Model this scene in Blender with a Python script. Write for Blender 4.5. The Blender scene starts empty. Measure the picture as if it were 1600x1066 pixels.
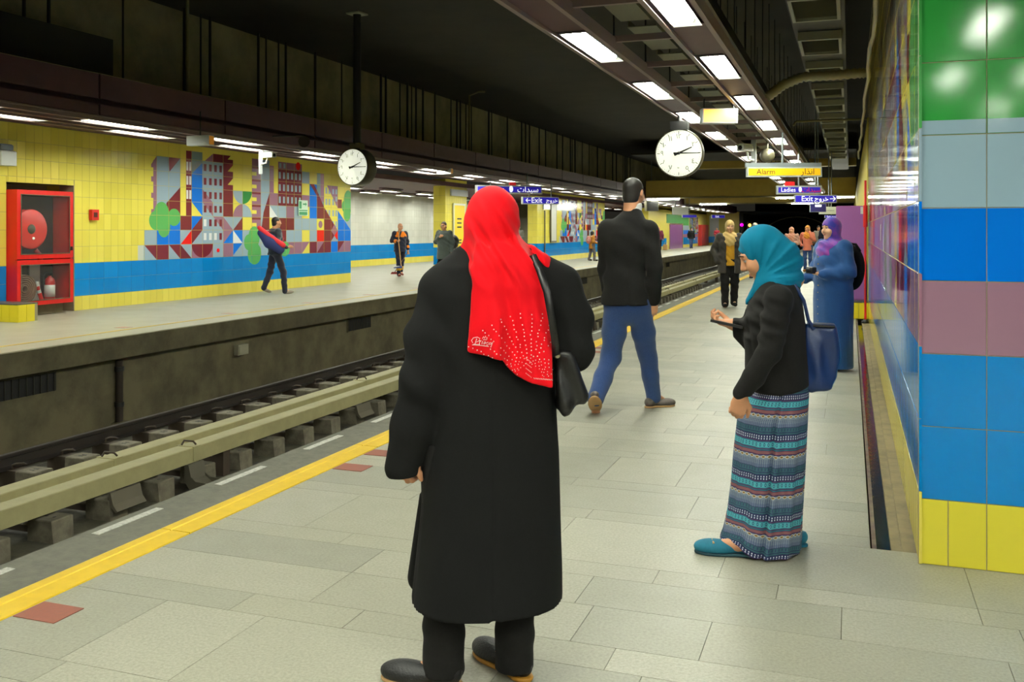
import bpy, bmesh, math, random
import numpy as np
from mathutils import Vector, Matrix
from mathutils.bvhtree import BVHTree

# ------------------------------------------------------------------ camera, world, exposure
SC = bpy.context.scene
COL = SC.collection
FPX, EYE, VPX, VPY = 1480.0, 1.48, 1328.0, 360.0
PHI = math.atan((VPX - 800.0) / FPX)
CPH, SPH = math.cos(PHI), math.sin(PHI)
cd = bpy.data.cameras.new('camera')
cam = bpy.data.objects.new('camera', cd)
COL.objects.link(cam)
cam.location = (0, 0, EYE)
cam.rotation_euler = (math.pi / 2, 0, PHI)
cd.sensor_width = 36.0
cd.lens = 36.0 * FPX / 1600.0
cd.shift_y = -(533.0 - VPY) / 1600.0
cd.clip_end = 300
SC.camera = cam
w = bpy.data.worlds.new('world')
SC.world = w
w.use_nodes = True
w.node_tree.nodes['Background'].inputs[0].default_value = (0.55, 0.52, 0.40, 1)
w.node_tree.nodes['Background'].inputs[1].default_value = 0.03
SC.view_settings.view_transform = 'Standard'
SC.view_settings.look = 'None'
SC.view_settings.gamma = 1.0
SC.view_settings.use_curve_mapping = False
SC.view_settings.exposure = 0.0
LAMP_POWER = 92.0      # radiance of the fluorescent tubes
SC.cycles.max_bounces = 8
SC.cycles.diffuse_bounces = 4
SC.cycles.glossy_bounces = 4

random.seed(7)
RNG = np.random.default_rng(5)


def lin(c):
    r = []
    for v in c[:3]:
        v = v / 255.0
        r.append(v / 12.92 if v <= 0.04045 else ((v + 0.055) / 1.055) ** 2.4)
    return tuple(r) + (1.0,)


def proj(p):
    r = p[0] * CPH + p[1] * SPH
    d = -p[0] * SPH + p[1] * CPH
    if d < 0.2:
        return None
    return 800 + FPX * r / d, VPY - FPX * (p[2] - EYE) / d, d


# ------------------------------------------------------------------ materials
def nt(m):
    m.use_nodes = True
    t = m.node_tree
    return t, t.nodes, t.links, t.nodes['Principled BSDF']


def mat(name, rgb=(128, 128, 128), rough=0.5, metal=0.0, spec=0.5, noise=None, bump=None, attr=False,
        emit=None, sheen=0.0, coat=0.0, alpha=1.0, transmission=0.0, rnoise=None, wave=None):
    """noise=(scale, amount, rgb2), bump=(scale, strength), wave=(scale, strength, axis) fabric rib"""
    m = bpy.data.materials.new(name)
    t, N, L, b = nt(m)
    b.inputs['Roughness'].default_value = rough
    b.inputs['Metallic'].default_value = metal
    b.inputs['Specular IOR Level'].default_value = spec
    b.inputs['Base Color'].default_value = lin(rgb)
    if sheen:
        b.inputs['Sheen Weight'].default_value = sheen
        b.inputs['Sheen Roughness'].default_value = 0.5
    if coat:
        b.inputs['Coat Weight'].default_value = coat
        b.inputs['Coat Roughness'].default_value = 0.05
    if transmission:
        b.inputs['Transmission Weight'].default_value = transmission
        b.inputs['IOR'].default_value = 1.45
    if alpha < 1:
        b.inputs['Alpha'].default_value = alpha
    src = None
    if attr:
        a = N.new('ShaderNodeAttribute')
        a.attribute_name = 'Col'
        src = a.outputs['Color']
        L.new(src, b.inputs['Base Color'])
    if noise or bump or rnoise or wave:
        g = N.new('ShaderNodeNewGeometry')
    if noise:
        n = N.new('ShaderNodeTexNoise')
        n.inputs['Scale'].default_value = noise[0]
        n.inputs['Detail'].default_value = 5
        n.inputs['Roughness'].default_value = 0.65
        L.new(g.outputs['Position'], n.inputs['Vector'])
        r = N.new('ShaderNodeValToRGB')
        r.color_ramp.elements[0].position = 0.38
        r.color_ramp.elements[1].position = 0.66
        L.new(n.outputs['Fac'], r.inputs['Fac'])
        mx = N.new('ShaderNodeMix')
        mx.data_type = 'RGBA'
        if src is not None:
            L.new(src, mx.inputs[6])
        else:
            mx.inputs[6].default_value = lin(rgb)
        mx.inputs[7].default_value = lin(noise[2])
        mm = N.new('ShaderNodeMath')
        mm.operation = 'MULTIPLY'
        mm.inputs[1].default_value = noise[1]
        L.new(r.outputs['Color'], mm.inputs[0])
        L.new(mm.outputs[0], mx.inputs[0])
        L.new(mx.outputs[2], b.inputs['Base Color'])
    if rnoise:
        n = N.new('ShaderNodeTexNoise')
        n.inputs['Scale'].default_value = rnoise[0]
        L.new(g.outputs['Position'], n.inputs['Vector'])
        mr = N.new('ShaderNodeMapRange')
        mr.inputs[3].default_value = rnoise[1]
        mr.inputs[4].default_value = rnoise[2]
        L.new(n.outputs['Fac'], mr.inputs[0])
        L.new(mr.outputs[0], b.inputs['Roughness'])
    if bump:
        n = N.new('ShaderNodeTexNoise')
        n.inputs['Scale'].default_value = bump[0]
        n.inputs['Detail'].default_value = 3
        L.new(g.outputs['Position'], n.inputs['Vector'])
        bp = N.new('ShaderNodeBump')
        bp.inputs['Strength'].default_value = bump[1]
        bp.inputs['Distance'].default_value = bump[2] if len(bump) > 2 else 0.02
        L.new(n.outputs['Fac'], bp.inputs['Height'])
        L.new(bp.outputs[0], b.inputs['Normal'])
    if emit:
        b.inputs['Emission Color'].default_value = lin(emit[0])
        b.inputs['Emission Strength'].default_value = emit[1]
    return m


# ------------------------------------------------------------------ mesh helpers
class MB:
    def __init__(s):
        s.v, s.f, s.c, s.sm = [], [], [], []

    def add(s, verts, faces, col=None, smooth=False):
        o = len(s.v)
        s.v.extend([tuple(map(float, p)) for p in verts])
        for f in faces:
            s.f.append(tuple(i + o for i in f))
            s.c.append(col or (1, 1, 1, 1))
            s.sm.append(smooth)
        return s

    def box(s, x0, x1, y0, y1, z0, z1, col=None, skip=''):
        v = [(x0, y0, z0), (x1, y0, z0), (x1, y1, z0), (x0, y1, z0), (x0, y0, z1), (x1, y0, z1), (x1, y1, z1), (x0, y1, z1)]
        F = {'b': (0, 3, 2, 1), 't': (4, 5, 6, 7), 'f': (0, 1, 5, 4), 'k': (2, 3, 7, 6), 'l': (3, 0, 4, 7), 'r': (1, 2, 6, 5)}
        return s.add(v, [q for k, q in F.items() if k not in skip], col)

    def cbox(s, x0, x1, y0, y1, z0, z1, c=0.01, col=None):
        """box with chamfered top edges"""
        v = [(x0, y0, z0), (x1, y0, z0), (x1, y1, z0), (x0, y1, z0), (x0, y0, z1 - c), (x1, y0, z1 - c), (x1, y1, z1 - c), (x0, y1, z1 - c),
             (x0 + c, y0 + c, z1), (x1 - c, y0 + c, z1), (x1 - c, y1 - c, z1), (x0 + c, y1 - c, z1)]
        f = [(0, 3, 2, 1), (0, 1, 5, 4), (1, 2, 6, 5), (2, 3, 7, 6), (3, 0, 4, 7), (4, 5, 9, 8), (5, 6, 10, 9), (6, 7, 11, 10), (7, 4, 8, 11), (8, 9, 10, 11)]
        return s.add(v, f, col)

    def prism(s, poly, axis, a0, a1, col=None):
        """poly: list of 2D points, extruded on axis 'x','y' or 'z' from a0 to a1 (points are the two other axes in order)"""
        n = len(poly)

        def P(p, a):
            return {'x': (a, p[0], p[1]), 'y': (p[0], a, p[1]), 'z': (p[0], p[1], a)}[axis]
        v = [P(p, a0) for p in poly] + [P(p, a1) for p in poly]
        f = [tuple(range(n))[::-1], tuple(range(n, 2 * n))]
        for i in range(n):
            j = (i + 1) % n
            f.append((i, j, n + j, n + i))
        return s.add(v, f, col)

    def tube(s, pts, r, n=8, col=None, cap=True):
        pts = [Vector(p) for p in pts]
        rs = r if isinstance(r, (list, tuple)) else [r] * len(pts)
        vs = []
        up = None
        for i, p in enumerate(pts):
            t = (pts[min(i + 1, len(pts) - 1)] - pts[max(i - 1, 0)]).normalized()
            if up is None or abs(up.dot(t)) > 0.95:
                up = Vector((0, 0, 1)) if abs(t.z) < 0.9 else Vector((1, 0, 0))
            a = t.cross(up).normalized()
            b_ = a.cross(t).normalized()
            up = b_
            for k in range(n):
                an = 2 * math.pi * k / n
                vs.append(p + (a * math.cos(an) + b_ * math.sin(an)) * rs[i])
        f = []
        for i in range(len(pts) - 1):
            for k in range(n):
                k2 = (k + 1) % n
                f.append((i * n + k, i * n + k2, (i + 1) * n + k2, (i + 1) * n + k))
        s.add(vs, f, col, True)
        if cap:
            s.add(vs[:n], [tuple(range(n))[::-1]], col)
            s.add(vs[-n:], [tuple(range(n))], col)
        return s

    def lathe(s, prof, n=24, center=(0, 0, 0), axis='z', col=None, smooth=True):
        """prof: (radius, height) pairs round an axis"""
        vs, f = [], []
        for r, h in prof:
            for k in range(n):
                an = 2 * math.pi * k / n
                a, b_ = r * math.cos(an), r * math.sin(an)
                q = {'z': (a, b_, h), 'y': (a, -h, b_), 'x': (h, a, b_)}[axis]
                vs.append((q[0] + center[0], q[1] + center[1], q[2] + center[2]))
        for i in range(len(prof) - 1):
            for k in range(n):
                k2 = (k + 1) % n
                f.append((i * n + k, i * n + k2, (i + 1) * n + k2, (i + 1) * n + k))
        s.add(vs, f, col, smooth)
        for i in (0, len(prof) - 1):
            if prof[i][0] > 1e-6:
                q = tuple(range(i * n, i * n + n))
                s.add([vs[j] for j in q], [tuple(range(n)) if i else tuple(range(n))[::-1]], col)
        return s

    def mesh(s, name, m=None):
        me = bpy.data.meshes.new(name)
        me.from_pydata(s.v, [], s.f)
        me.polygons.foreach_set('use_smooth', s.sm)
        if any(c != (1, 1, 1, 1) for c in s.c):
            a = me.color_attributes.new('Col', 'FLOAT_COLOR', 'CORNER')
            buf = np.zeros((len(me.loops), 4), np.float32)
            k = 0
            for f, c in zip(s.f, s.c):
                buf[k:k + len(f)] = c
                k += len(f)
            a.data.foreach_set('color', buf.ravel())
        if m:
            me.materials.append(m)
        return me

    def build(s, name, m, parent=None, loc=None, rotz=0.0):
        return inst(name, s.mesh(name, m), parent, loc, rotz)


def inst(name, me, parent=None, loc=None, rotz=0.0):
    o = bpy.data.objects.new(name, me)
    COL.objects.link(o)
    if parent is not None:
        o.parent = parent
    if loc is not None:
        o.location = loc
    if rotz:
        o.rotation_euler = (0, 0, rotz)
    return o


_ONES = 'zeroth first second third fourth fifth sixth seventh eighth ninth tenth eleventh twelfth thirteenth fourteenth fifteenth sixteenth seventeenth eighteenth nineteenth'.split()
_TENS = {2: 'twent', 3: 'thirt', 4: 'fort', 5: 'fift', 6: 'sixt'}


def nth(n):
    if n < 20:
        return _ONES[n]
    t, o = divmod(n, 10)
    return _TENS[t] + ('ieth' if o == 0 else 'y-' + _ONES[o])


def in_frame(p, m=0):
    q = proj(p)
    return bool(q and -m < q[0] < 1600 + m and -m < q[1] < 1066 + m)


def thing(name, label, cat, loc=(0, 0, 0), rotz=0.0, group=None):
    o = bpy.data.objects.new(name, None)
    COL.objects.link(o)
    o.empty_display_size = 0.2
    o.location = loc
    o.rotation_euler = (0, 0, rotz)
    return tag(o, label, cat, group)


def tag(o, label=None, cat=None, group=None, kind=None):
    if label:
        o['label'] = label
    if cat:
        o['category'] = cat
    if group:
        o['group'] = group
    if kind:
        o['kind'] = kind
    return o


def struct(o):
    o['kind'] = 'structure'
    return o


def stuff(o):
    o['kind'] = 'stuff'
    return o


def copy_thing(root, loc=None, rotz=None, label=None):
    r = root.copy()
    COL.objects.link(r)
    if loc is not None:
        r.location = loc
    if rotz is not None:
        r.rotation_euler = (0, 0, rotz)
    if label:
        r['label'] = label
    for ch in list(root.children):
        c = ch.copy()
        COL.objects.link(c)
        c.parent = r
        for g in list(ch.children):
            d = g.copy()
            COL.objects.link(d)
            d.parent = c
    return r


def clip_poly(poly, x0, x1, y0, y1):
    def run(P, ins, inter):
        out = []
        for i in range(len(P)):
            a, b_ = P[i - 1], P[i]
            ia, ib = ins(a), ins(b_)
            if ib:
                if not ia:
                    out.append(inter(a, b_))
                out.append(b_)
            elif ia:
                out.append(inter(a, b_))
        return out

    def ix(x):
        return lambda a, b_: (x, a[1] + (b_[1] - a[1]) * (x - a[0]) / (b_[0] - a[0]))

    def iy(y):
        return lambda a, b_: (a[0] + (b_[0] - a[0]) * (y - a[1]) / (b_[1] - a[1]), y)
    P = list(poly)
    for ins, inter in ((lambda p: p[0] >= x0, ix(x0)), (lambda p: p[0] <= x1, ix(x1)), (lambda p: p[1] >= y0, iy(y0)), (lambda p: p[1] <= y1, iy(y1))):
        P = run(P, ins, inter)
        if len(P) < 3:
            return None
    ar = sum(P[i - 1][0] * P[i][1] - P[i][0] * P[i - 1][1] for i in range(len(P))) / 2
    if abs(ar) < 1e-6:
        return None
    return P if ar > 0 else P[::-1]


def tile_face(parent, P0, U, Nrm, cells, m, gap=0.004, thick=0.012, limit=300, name='tile'):
    """Tiles on a vertical plane: P0 origin, U horizontal unit, Nrm outward; cells = (u0,u1,v0,v1,colour,[(poly,colour)]).
    Every tile is an object of its own, up to the limit; the ones smallest in the picture are joined."""
    P0, U, Nrm = Vector(P0) - Vector(Nrm) * .0085, Vector(U), Vector(Nrm)
    Z = Vector((0, 0, 1))
    flip = U.cross(Z).dot(Nrm) < 0
    cache = {}
    scored = []
    for ce in cells:
        c = P0 + U * ((ce[0] + ce[1]) / 2) + Z * ((ce[2] + ce[3]) / 2)
        p = proj(c)
        s = 0.0
        if p and -60 < p[0] < 1660 and -60 < p[1] < 1126:
            q = proj(c + U * (ce[1] - ce[0]))
            s = abs((q[0] - p[0]) if q else 0) * (ce[3] - ce[2]) * FPX / p[2] + 1e-3
        scored.append((s, ce, c))
    scored.sort(key=lambda t: -t[0])
    rest = MB()
    for k, (s, ce, c) in enumerate(scored):
        u0, u1, v0, v1, col, layers = ce
        hw, hh = (u1 - u0) / 2 - gap / 2, (v1 - v0) / 2 - gap / 2
        if hw < 0.004 or hh < 0.004:
            continue
        b = MB()

        def PT(a, v, n):
            return U * a + Z * v + Nrm * n

        def addf(poly, n, cc):
            vs = [PT(a, v, n) for a, v in poly]
            f = tuple(range(len(vs)))
            b.add(vs, [f[::-1] if flip else f], cc)
        cf = 0.0015
        outer = [(-hw, -hh), (hw, -hh), (hw, hh), (-hw, hh)]
        inner = [(-hw + cf, -hh + cf), (hw - cf, -hh + cf), (hw - cf, hh - cf), (-hw + cf, hh - cf)]
        vs = [PT(a, v, 0) for a, v in outer] + [PT(a, v, thick - cf) for a, v in outer] + [PT(a, v, thick) for a, v in inner]
        fs = []
        for i in range(4):
            j = (i + 1) % 4
            fs += [(i, j, 4 + j, 4 + i), (4 + i, 4 + j, 8 + j, 8 + i)]
        fs.append((8, 9, 10, 11))
        if flip:
            fs = [f[::-1] for f in fs]
        b.add(vs, fs, lin(col))
        if layers:
            cu, cv = (u0 + u1) / 2, (v0 + v1) / 2
            e = 0.0003
            for poly, lc in layers:
                q = clip_poly([(a - cu, v - cv) for a, v in poly], -hw + cf, hw - cf, -hh + cf, hh - cf)
                if q:
                    addf(q, thick + e, lin(lc))
                    e += 0.0003
        if s > 0 and k < limit:
            key = None if layers else (round(hw, 4), round(hh, 4), col)
            me = cache.get(key) if key else None
            if me is None:
                me = b.mesh(name, m)
                if key:
                    cache[key] = me
            inst(name, me, parent, c)
        else:
            for f, cc in zip(b.f, b.c):
                rest.add([Vector(b.v[i]) + c for i in f], [tuple(range(len(f)))], cc)
    if rest.v:
        stuff(rest.build(name + '_field', m, parent))


def text_mesh(body, size, m, name='lettering', parent=None, loc=(0, 0, 0), rot=(0, 0, 0), ext=0.002, align='CENTER', xscale=1.0):
    cu = bpy.data.curves.new(name, 'FONT')
    cu.body = body
    cu.size = size
    cu.extrude = ext
    cu.align_x = align
    cu.align_y = 'CENTER'
    cu.resolution_u = 3
    to = bpy.data.objects.new(name, cu)
    COL.objects.link(to)
    dg = bpy.context.evaluated_depsgraph_get()
    me = bpy.data.meshes.new_from_object(to.evaluated_get(dg))
    bpy.data.objects.remove(to)
    me.materials.clear()
    me.materials.append(m)
    if xscale != 1.0:
        for v in me.vertices:
            v.co.x *= xscale
    o = inst(name, me, parent, loc)
    o.rotation_euler = rot
    return o
# ------------------------------------------------------------------ palette and materials
YEL, BLU, MAR, MAU, PAL, WHI, RED, GRN, DGR, VIV = (228, 214, 92), (4, 126, 200), (112, 38, 48), (150, 108, 128), (150, 172, 188), (226, 228, 226), (228, 26, 22), (88, 168, 92), (44, 124, 62), (6, 112, 216)
PUR = (146, 92, 150)
M_tile = mat('glazed_tile', rough=0.09, spec=0.3, attr=True, bump=(3.0, 0.03, 0.02))
M_tile_far = mat('glazed_tile_worn', rough=0.15, spec=0.5, attr=True, bump=(2.5, 0.10, 0.02))
M_grout = mat('grout', (146, 138, 118), 0.9)
M_slab = mat('granite_slab', rough=0.45, attr=True, noise=(85, 0.42, (106, 107, 92)), rnoise=(6, 0.32, 0.55), bump=(40, 0.05, 0.01))
M_floor = mat('pale_granite', (168, 165, 146), 0.42, noise=(60, 0.35, (146, 143, 124)), rnoise=(2, 0.32, 0.55))
M_edge = mat('worn_asphalt_edge', (104, 103, 90), 0.75, noise=(14, 0.6, (74, 74, 66)), bump=(60, 0.2, 0.01))
M_white_paint = mat('worn_white_paint', (205, 205, 195), 0.6, noise=(45, 0.6, (120, 118, 108)))
M_yellow_paint = mat('yellow_paint', (226, 188, 28), 0.5, noise=(9, 0.35, (196, 158, 26)))
M_redtile = mat('red_floor_tile', (142, 82, 66), 0.6, noise=(50, 0.4, (120, 80, 68)))
M_conc = mat('grimy_concrete', (112, 104, 76), 0.85, noise=(1.7, 0.7, (62, 56, 40)), bump=(14, 0.2, 0.02))
M_conc_dark = mat('dark_concrete', (150, 142, 108), 0.9, noise=(0.8, 0.7, (92, 90, 66)), bump=(6, 0.2, 0.03))
M_ceil = mat('black_ceiling', (50, 47, 38), 0.9, noise=(0.6, 0.7, (34, 32, 26)))
M_bed = mat('oily_track_bed', (78, 75, 60), 0.8, noise=(2.6, 0.9, (34, 32, 26)), bump=(20, 0.3, 0.02))
M_maroon = mat('maroon_panel', (84, 50, 58), 0.55, noise=(3, 0.5, (68, 40, 46)))
M_dark = mat('black_steel', (20, 20, 19), 0.5)
M_maroon_lt = mat('mauve_steel', (128, 108, 104), 0.45)
M_ledge = mat('dusty_ledge', (128, 118, 84), 0.8)

# ------------------------------------------------------------------ shell
struct(MB().box(-19.5, 6.0, -10, 110, 5.9, 6.1).build('ceiling', M_ceil))
struct(MB().box(-13.0, -12.7, -8, 95, 3.36, 5.9).build('wall_upper_left', M_conc_dark))
sof = struct(MB().box(-13.4, -10.3, -8, 95, 3.32, 3.4).build('ceiling_soffit', M_maroon))
MB().box(-19, -13.4, 23.9, 95, 3.05, 3.2).build('recess_soffit', M_maroon, sof)

# near platform floor: sub-base plus granite slabs
fl = struct(MB().box(-3.03, 0.09, -8, 95, -0.4, -0.006).box(0.09, 6, -8, 4.56, -0.4, -0.006).box(0.09, 0.28, 17.1, 95, -0.4, -0.006).build('floor', M_grout))
SLABC = [(168, 166, 148), (162, 160, 142), (172, 170, 152), (158, 157, 140), (165, 163, 144), (152, 151, 135)]
rnd = random.Random(11)
slabs = []
y = 1.2
hs = [0.62, 0.17, 0.42, 0.17, 0.58, 0.17, 0.36, 0.30, 0.17]
k = 0
while y < 46:
    h = hs[k % len(hs)] * rnd.uniform(0.95, 1.05)
    k += 1
    x = -3.03
    while True:
        xmax = 0.09 if y + h * 0.5 > 4.56 else 1.6
        wdt = rnd.choice([0.46, 0.62, 0.8, 1.0]) if h > 0.25 else rnd.choice([0.5, 0.75, 1.0])
        x1 = min(x + wdt, xmax)
        if xmax - x1 < 0.18:
            x1 = xmax
        slabs.append((x, x1, y, y + h, rnd.choice(SLABC)))
        x = x1
        if x >= xmax - 1e-6:
            break
    y += h


def slab_box(b, x0, x1, y0, y1, c, g=0.0013):
    v = lin(c)
    b.box(x0 + g, x1 - g, y0 + g, y1 - g, -0.006, 0.0, v, skip='b')


sc_ = []
for s in slabs:
    p = proj(((s[0] + s[1]) / 2, (s[2] + s[3]) / 2, 0))
    a = 0
    if p and -150 < p[0] < 1750 and p[1] < 1200:
        a = (s[1] - s[0]) * (s[3] - s[2]) / p[2] ** 3
    sc_.append((a, s))
sc_.sort(key=lambda t: -t[0])
restb = MB()
for i, (a, s) in enumerate(sc_):
    if i < 300 and a > 0:
        b = MB()
        cx, cy = (s[0] + s[1]) / 2, (s[2] + s[3]) / 2
        slab_box(b, s[0] - cx, s[1] - cx, s[2] - cy, s[3] - cy, s[4])
        inst('slab', b.mesh('slab', M_slab), fl, (cx, cy, 0))
    else:
        slab_box(restb, *s[:5])
stuff(restb.build('slab_field', M_slab, fl))
MB().box(-3.03, 0.09, 46, 95, -0.006, 0).box(-3.03, 6, -8, 1.2, -0.006, 0).box(1.6, 6, 1.2, 4.56, -0.006, 0).build('plain_paving', M_floor, fl)
# red marker tiles let into the paving
rt = MB().box(-0.1, 0.1, -0.075, 0.075, 0, 0.003).mesh('marker_tile', M_redtile)
for yy in (2.85, 5.23, 5.63, 8.2, 8.6, 11.2, 11.6, 14.2):
    tag(inst('marker_tile', rt, fl, (-2.92, yy, 0)), 'dull red tile beside the yellow line')
# platform edge strip, yellow safety line, white dashes
edge = struct(MB().box(-3.54, -3.03, -8, 95, -0.40, -0.002).build('platform_edge', M_edge))
ys = MB().prism([(-0.09, 0), (-0.09, 0.006), (-0.075, 0.009), (-0.03, 0.009), (-0.026, 0.005), (-0.02, 0.005), (-0.016, 0.008), (0.088, 0.006), (0.09, 0)], 'y', -0.97, 0.97).mesh('yellow_strip', M_yellow_paint)
yy = 0.9
while yy < 60:
    inst('yellow_strip', ys, edge, (-3.12, yy, -0.001))
    yy += 1.948
dash = MB().box(-0.024, 0.024, -0.23, 0.23, 0, 0.003).mesh('white_dash', M_white_paint)
yy = 1.99
while yy < 40:
    inst('white_dash', dash, edge, (-3.46, yy, -0.001))
    yy += 0.95
# the near platform's riser under the edge
struct(MB().box(-3.9, -3.6, -8, 95, -1.35, -0.42).build('wall_under_platform', M_conc))

# gutter along the right wall
M_water = mat('gutter_water', (10, 9, 9), 0.06, spec=0.6, bump=(18, 0.12, 0.01))
M_gut = mat('gutter_concrete', (134, 122, 90), 0.8, noise=(6, 0.6, (92, 82, 60)), bump=(30, 0.2, 0.01))
gut = struct(MB().box(0.09, 0.28, 4.56, 17.1, -0.14, -0.09).build('floor_gutter', M_gut))
MB().box(0.098, 0.118, 4.56, 17.1, -0.09, -0.012).build('gutter_lip', mat('rusty_lip', (70, 48, 44), 0.7, noise=(12, 0.6, (120, 108, 80))), gut)
MB().box(0.118, 0.185, 4.60, 17.1, -0.09, -0.055).build('gutter_water', M_water, gut)
MB().box(0.185, 0.232, 4.56, 17.1, -0.09, -0.03).box(0.232, 0.296, 4.56, 17.1, -0.09, -0.016).build('gutter_ledge', M_gut, gut)

# far platform
fp = struct(MB().box(-19.2, -9.62, -8, 95, -0.30, 0.0).build('floor_far_platform', M_floor))
MB().box(-9.62, -9.55, -8, 95, -0.30, -0.004).build('edge_lip', M_conc, fp)
fe = MB().box(-0.035, 0.035, -1.5, 1.5, 0, 0.004).mesh('yellow_strip', mat('pale_yellow_paint', (206, 176, 66), 0.5, noise=(5, 0.5, (186, 165, 90))))
for i in range(20):
    inst('yellow_strip', fe, fp, (-10.16, -1 + i * 3.0, 0))
me_ = MB().box(-0.1, 0.1, -0.09, 0.09, 0, 0.003).mesh('marker_tile', mat('faded_red_tile', (184, 150, 132), 0.6))
for i in range(8):
    inst('marker_tile', me_, fp, (-10.42, 9.0 + i * 2.6, 0))
frw = struct(MB().box(-10.1, -9.74, -8, 95, -1.35, -0.30).build('wall_far_riser', M_conc))
M_tile_side = mat('glazed_tile_side', rough=0.08, spec=0.05, attr=True, bump=(3.0, 0.03, 0.02))
M_vent = mat('vent_black', (16, 15, 13), 0.7)
M_vbar = mat('vent_bar_iron', (52, 48, 38), 0.7)
M_box = mat('grey_plastic', (168, 164, 140), 0.6)
for (y0, y1) in ((8.3, 9.62), (17.2, 18.2), (26, 27), (35, 36), (44, 45), (53, 54)):
    v = MB().box(-9.745, -9.715, y0, y1, -0.62, -0.34).build('vent_frame', M_conc, frw)
    MB().box(-9.716, -9.712, y0 + .02, y1 - .02, -0.60, -0.36).build('vent_opening', M_vent, v)
    sm_ = MB().box(-9.712, -9.70, -0.004, 0.004, -0.60, -0.36).mesh('vent_bar', M_vbar)
    for q in range(12):
        inst('vent_bar', sm_, v, (0, y0 + (y1 - y0) * (q + .5) / 12, 0))
jb = thing('junction_box', 'small pale box on the far track wall under the platform lip', 'box', (-9.74, 13.55, -0.62))
MB().box(0, 0.09, -0.14, 0.14, 0, 0.17).build('box_body', M_box, jb)
MB().box(0.09, 0.10, -0.12, 0.12, 0.02, 0.15).build('box_lid', M_box, jb)
pp = thing('drain_pipe', 'rusty drain pipe running down the far track wall', 'pipe', (-9.685, 10.7, -1.3))
MB().tube([(0, 0, 0), (0, 0, 0.95)], 0.05).build('pipe', mat('rusty_pipe', (48, 38, 28), 0.8), pp)
for cz in (.3, .8):
    MB().tube([(0, 0, cz), (0, 0, cz + .06)], 0.065).build('collar', M_dark, pp)
MB().prism([(-0.16, 0), (0.12, 0), (0.05, 0.1), (-0.1, 0.08)], 'x', 0.0, 0.16).build('rubble_foot', M_conc, pp, (-0.05, 0, 0))

# track bed
bed = struct(MB().box(-10.1, -3.6, -8, 110, -1.5, -1.30).build('track_bed', M_bed))

# end of the station and the tunnel
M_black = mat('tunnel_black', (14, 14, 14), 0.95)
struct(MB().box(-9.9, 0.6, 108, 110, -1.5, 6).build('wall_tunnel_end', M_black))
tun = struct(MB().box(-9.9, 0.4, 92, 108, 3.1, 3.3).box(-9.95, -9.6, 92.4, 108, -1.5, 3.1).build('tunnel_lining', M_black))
ring = []
for kk in range(17):
    a = math.pi * kk / 16
    ring.append((-4.9 + 4.2 * math.cos(a), 97, -0.9 + 3.7 * math.sin(a)))
MB().tube(ring, 0.05, 6).build('tunnel_ring', M_conc_dark, tun)
# ------------------------------------------------------------------ mural design: columns to the right, rows upward (one unit = one tile)
def ell(cx, cy, rx, ry, n=28):
    return [(cx + rx * math.cos(2 * math.pi * i / n), cy + ry * math.sin(2 * math.pi * i / n)) for i in range(n)]


def arc(cx, cy, rx, ry, a0, a1, n=12):
    return [(cx, cy)] + [(cx + rx * math.cos(math.radians(a0 + (a1 - a0) * i / n)), cy + ry * math.sin(math.radians(a0 + (a1 - a0) * i / n))) for i in range(n + 1)]


def rc(x0, x1, y0, y1):
    return [(x0, y0), (x1, y0), (x1, y1), (x0, y1)]


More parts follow.
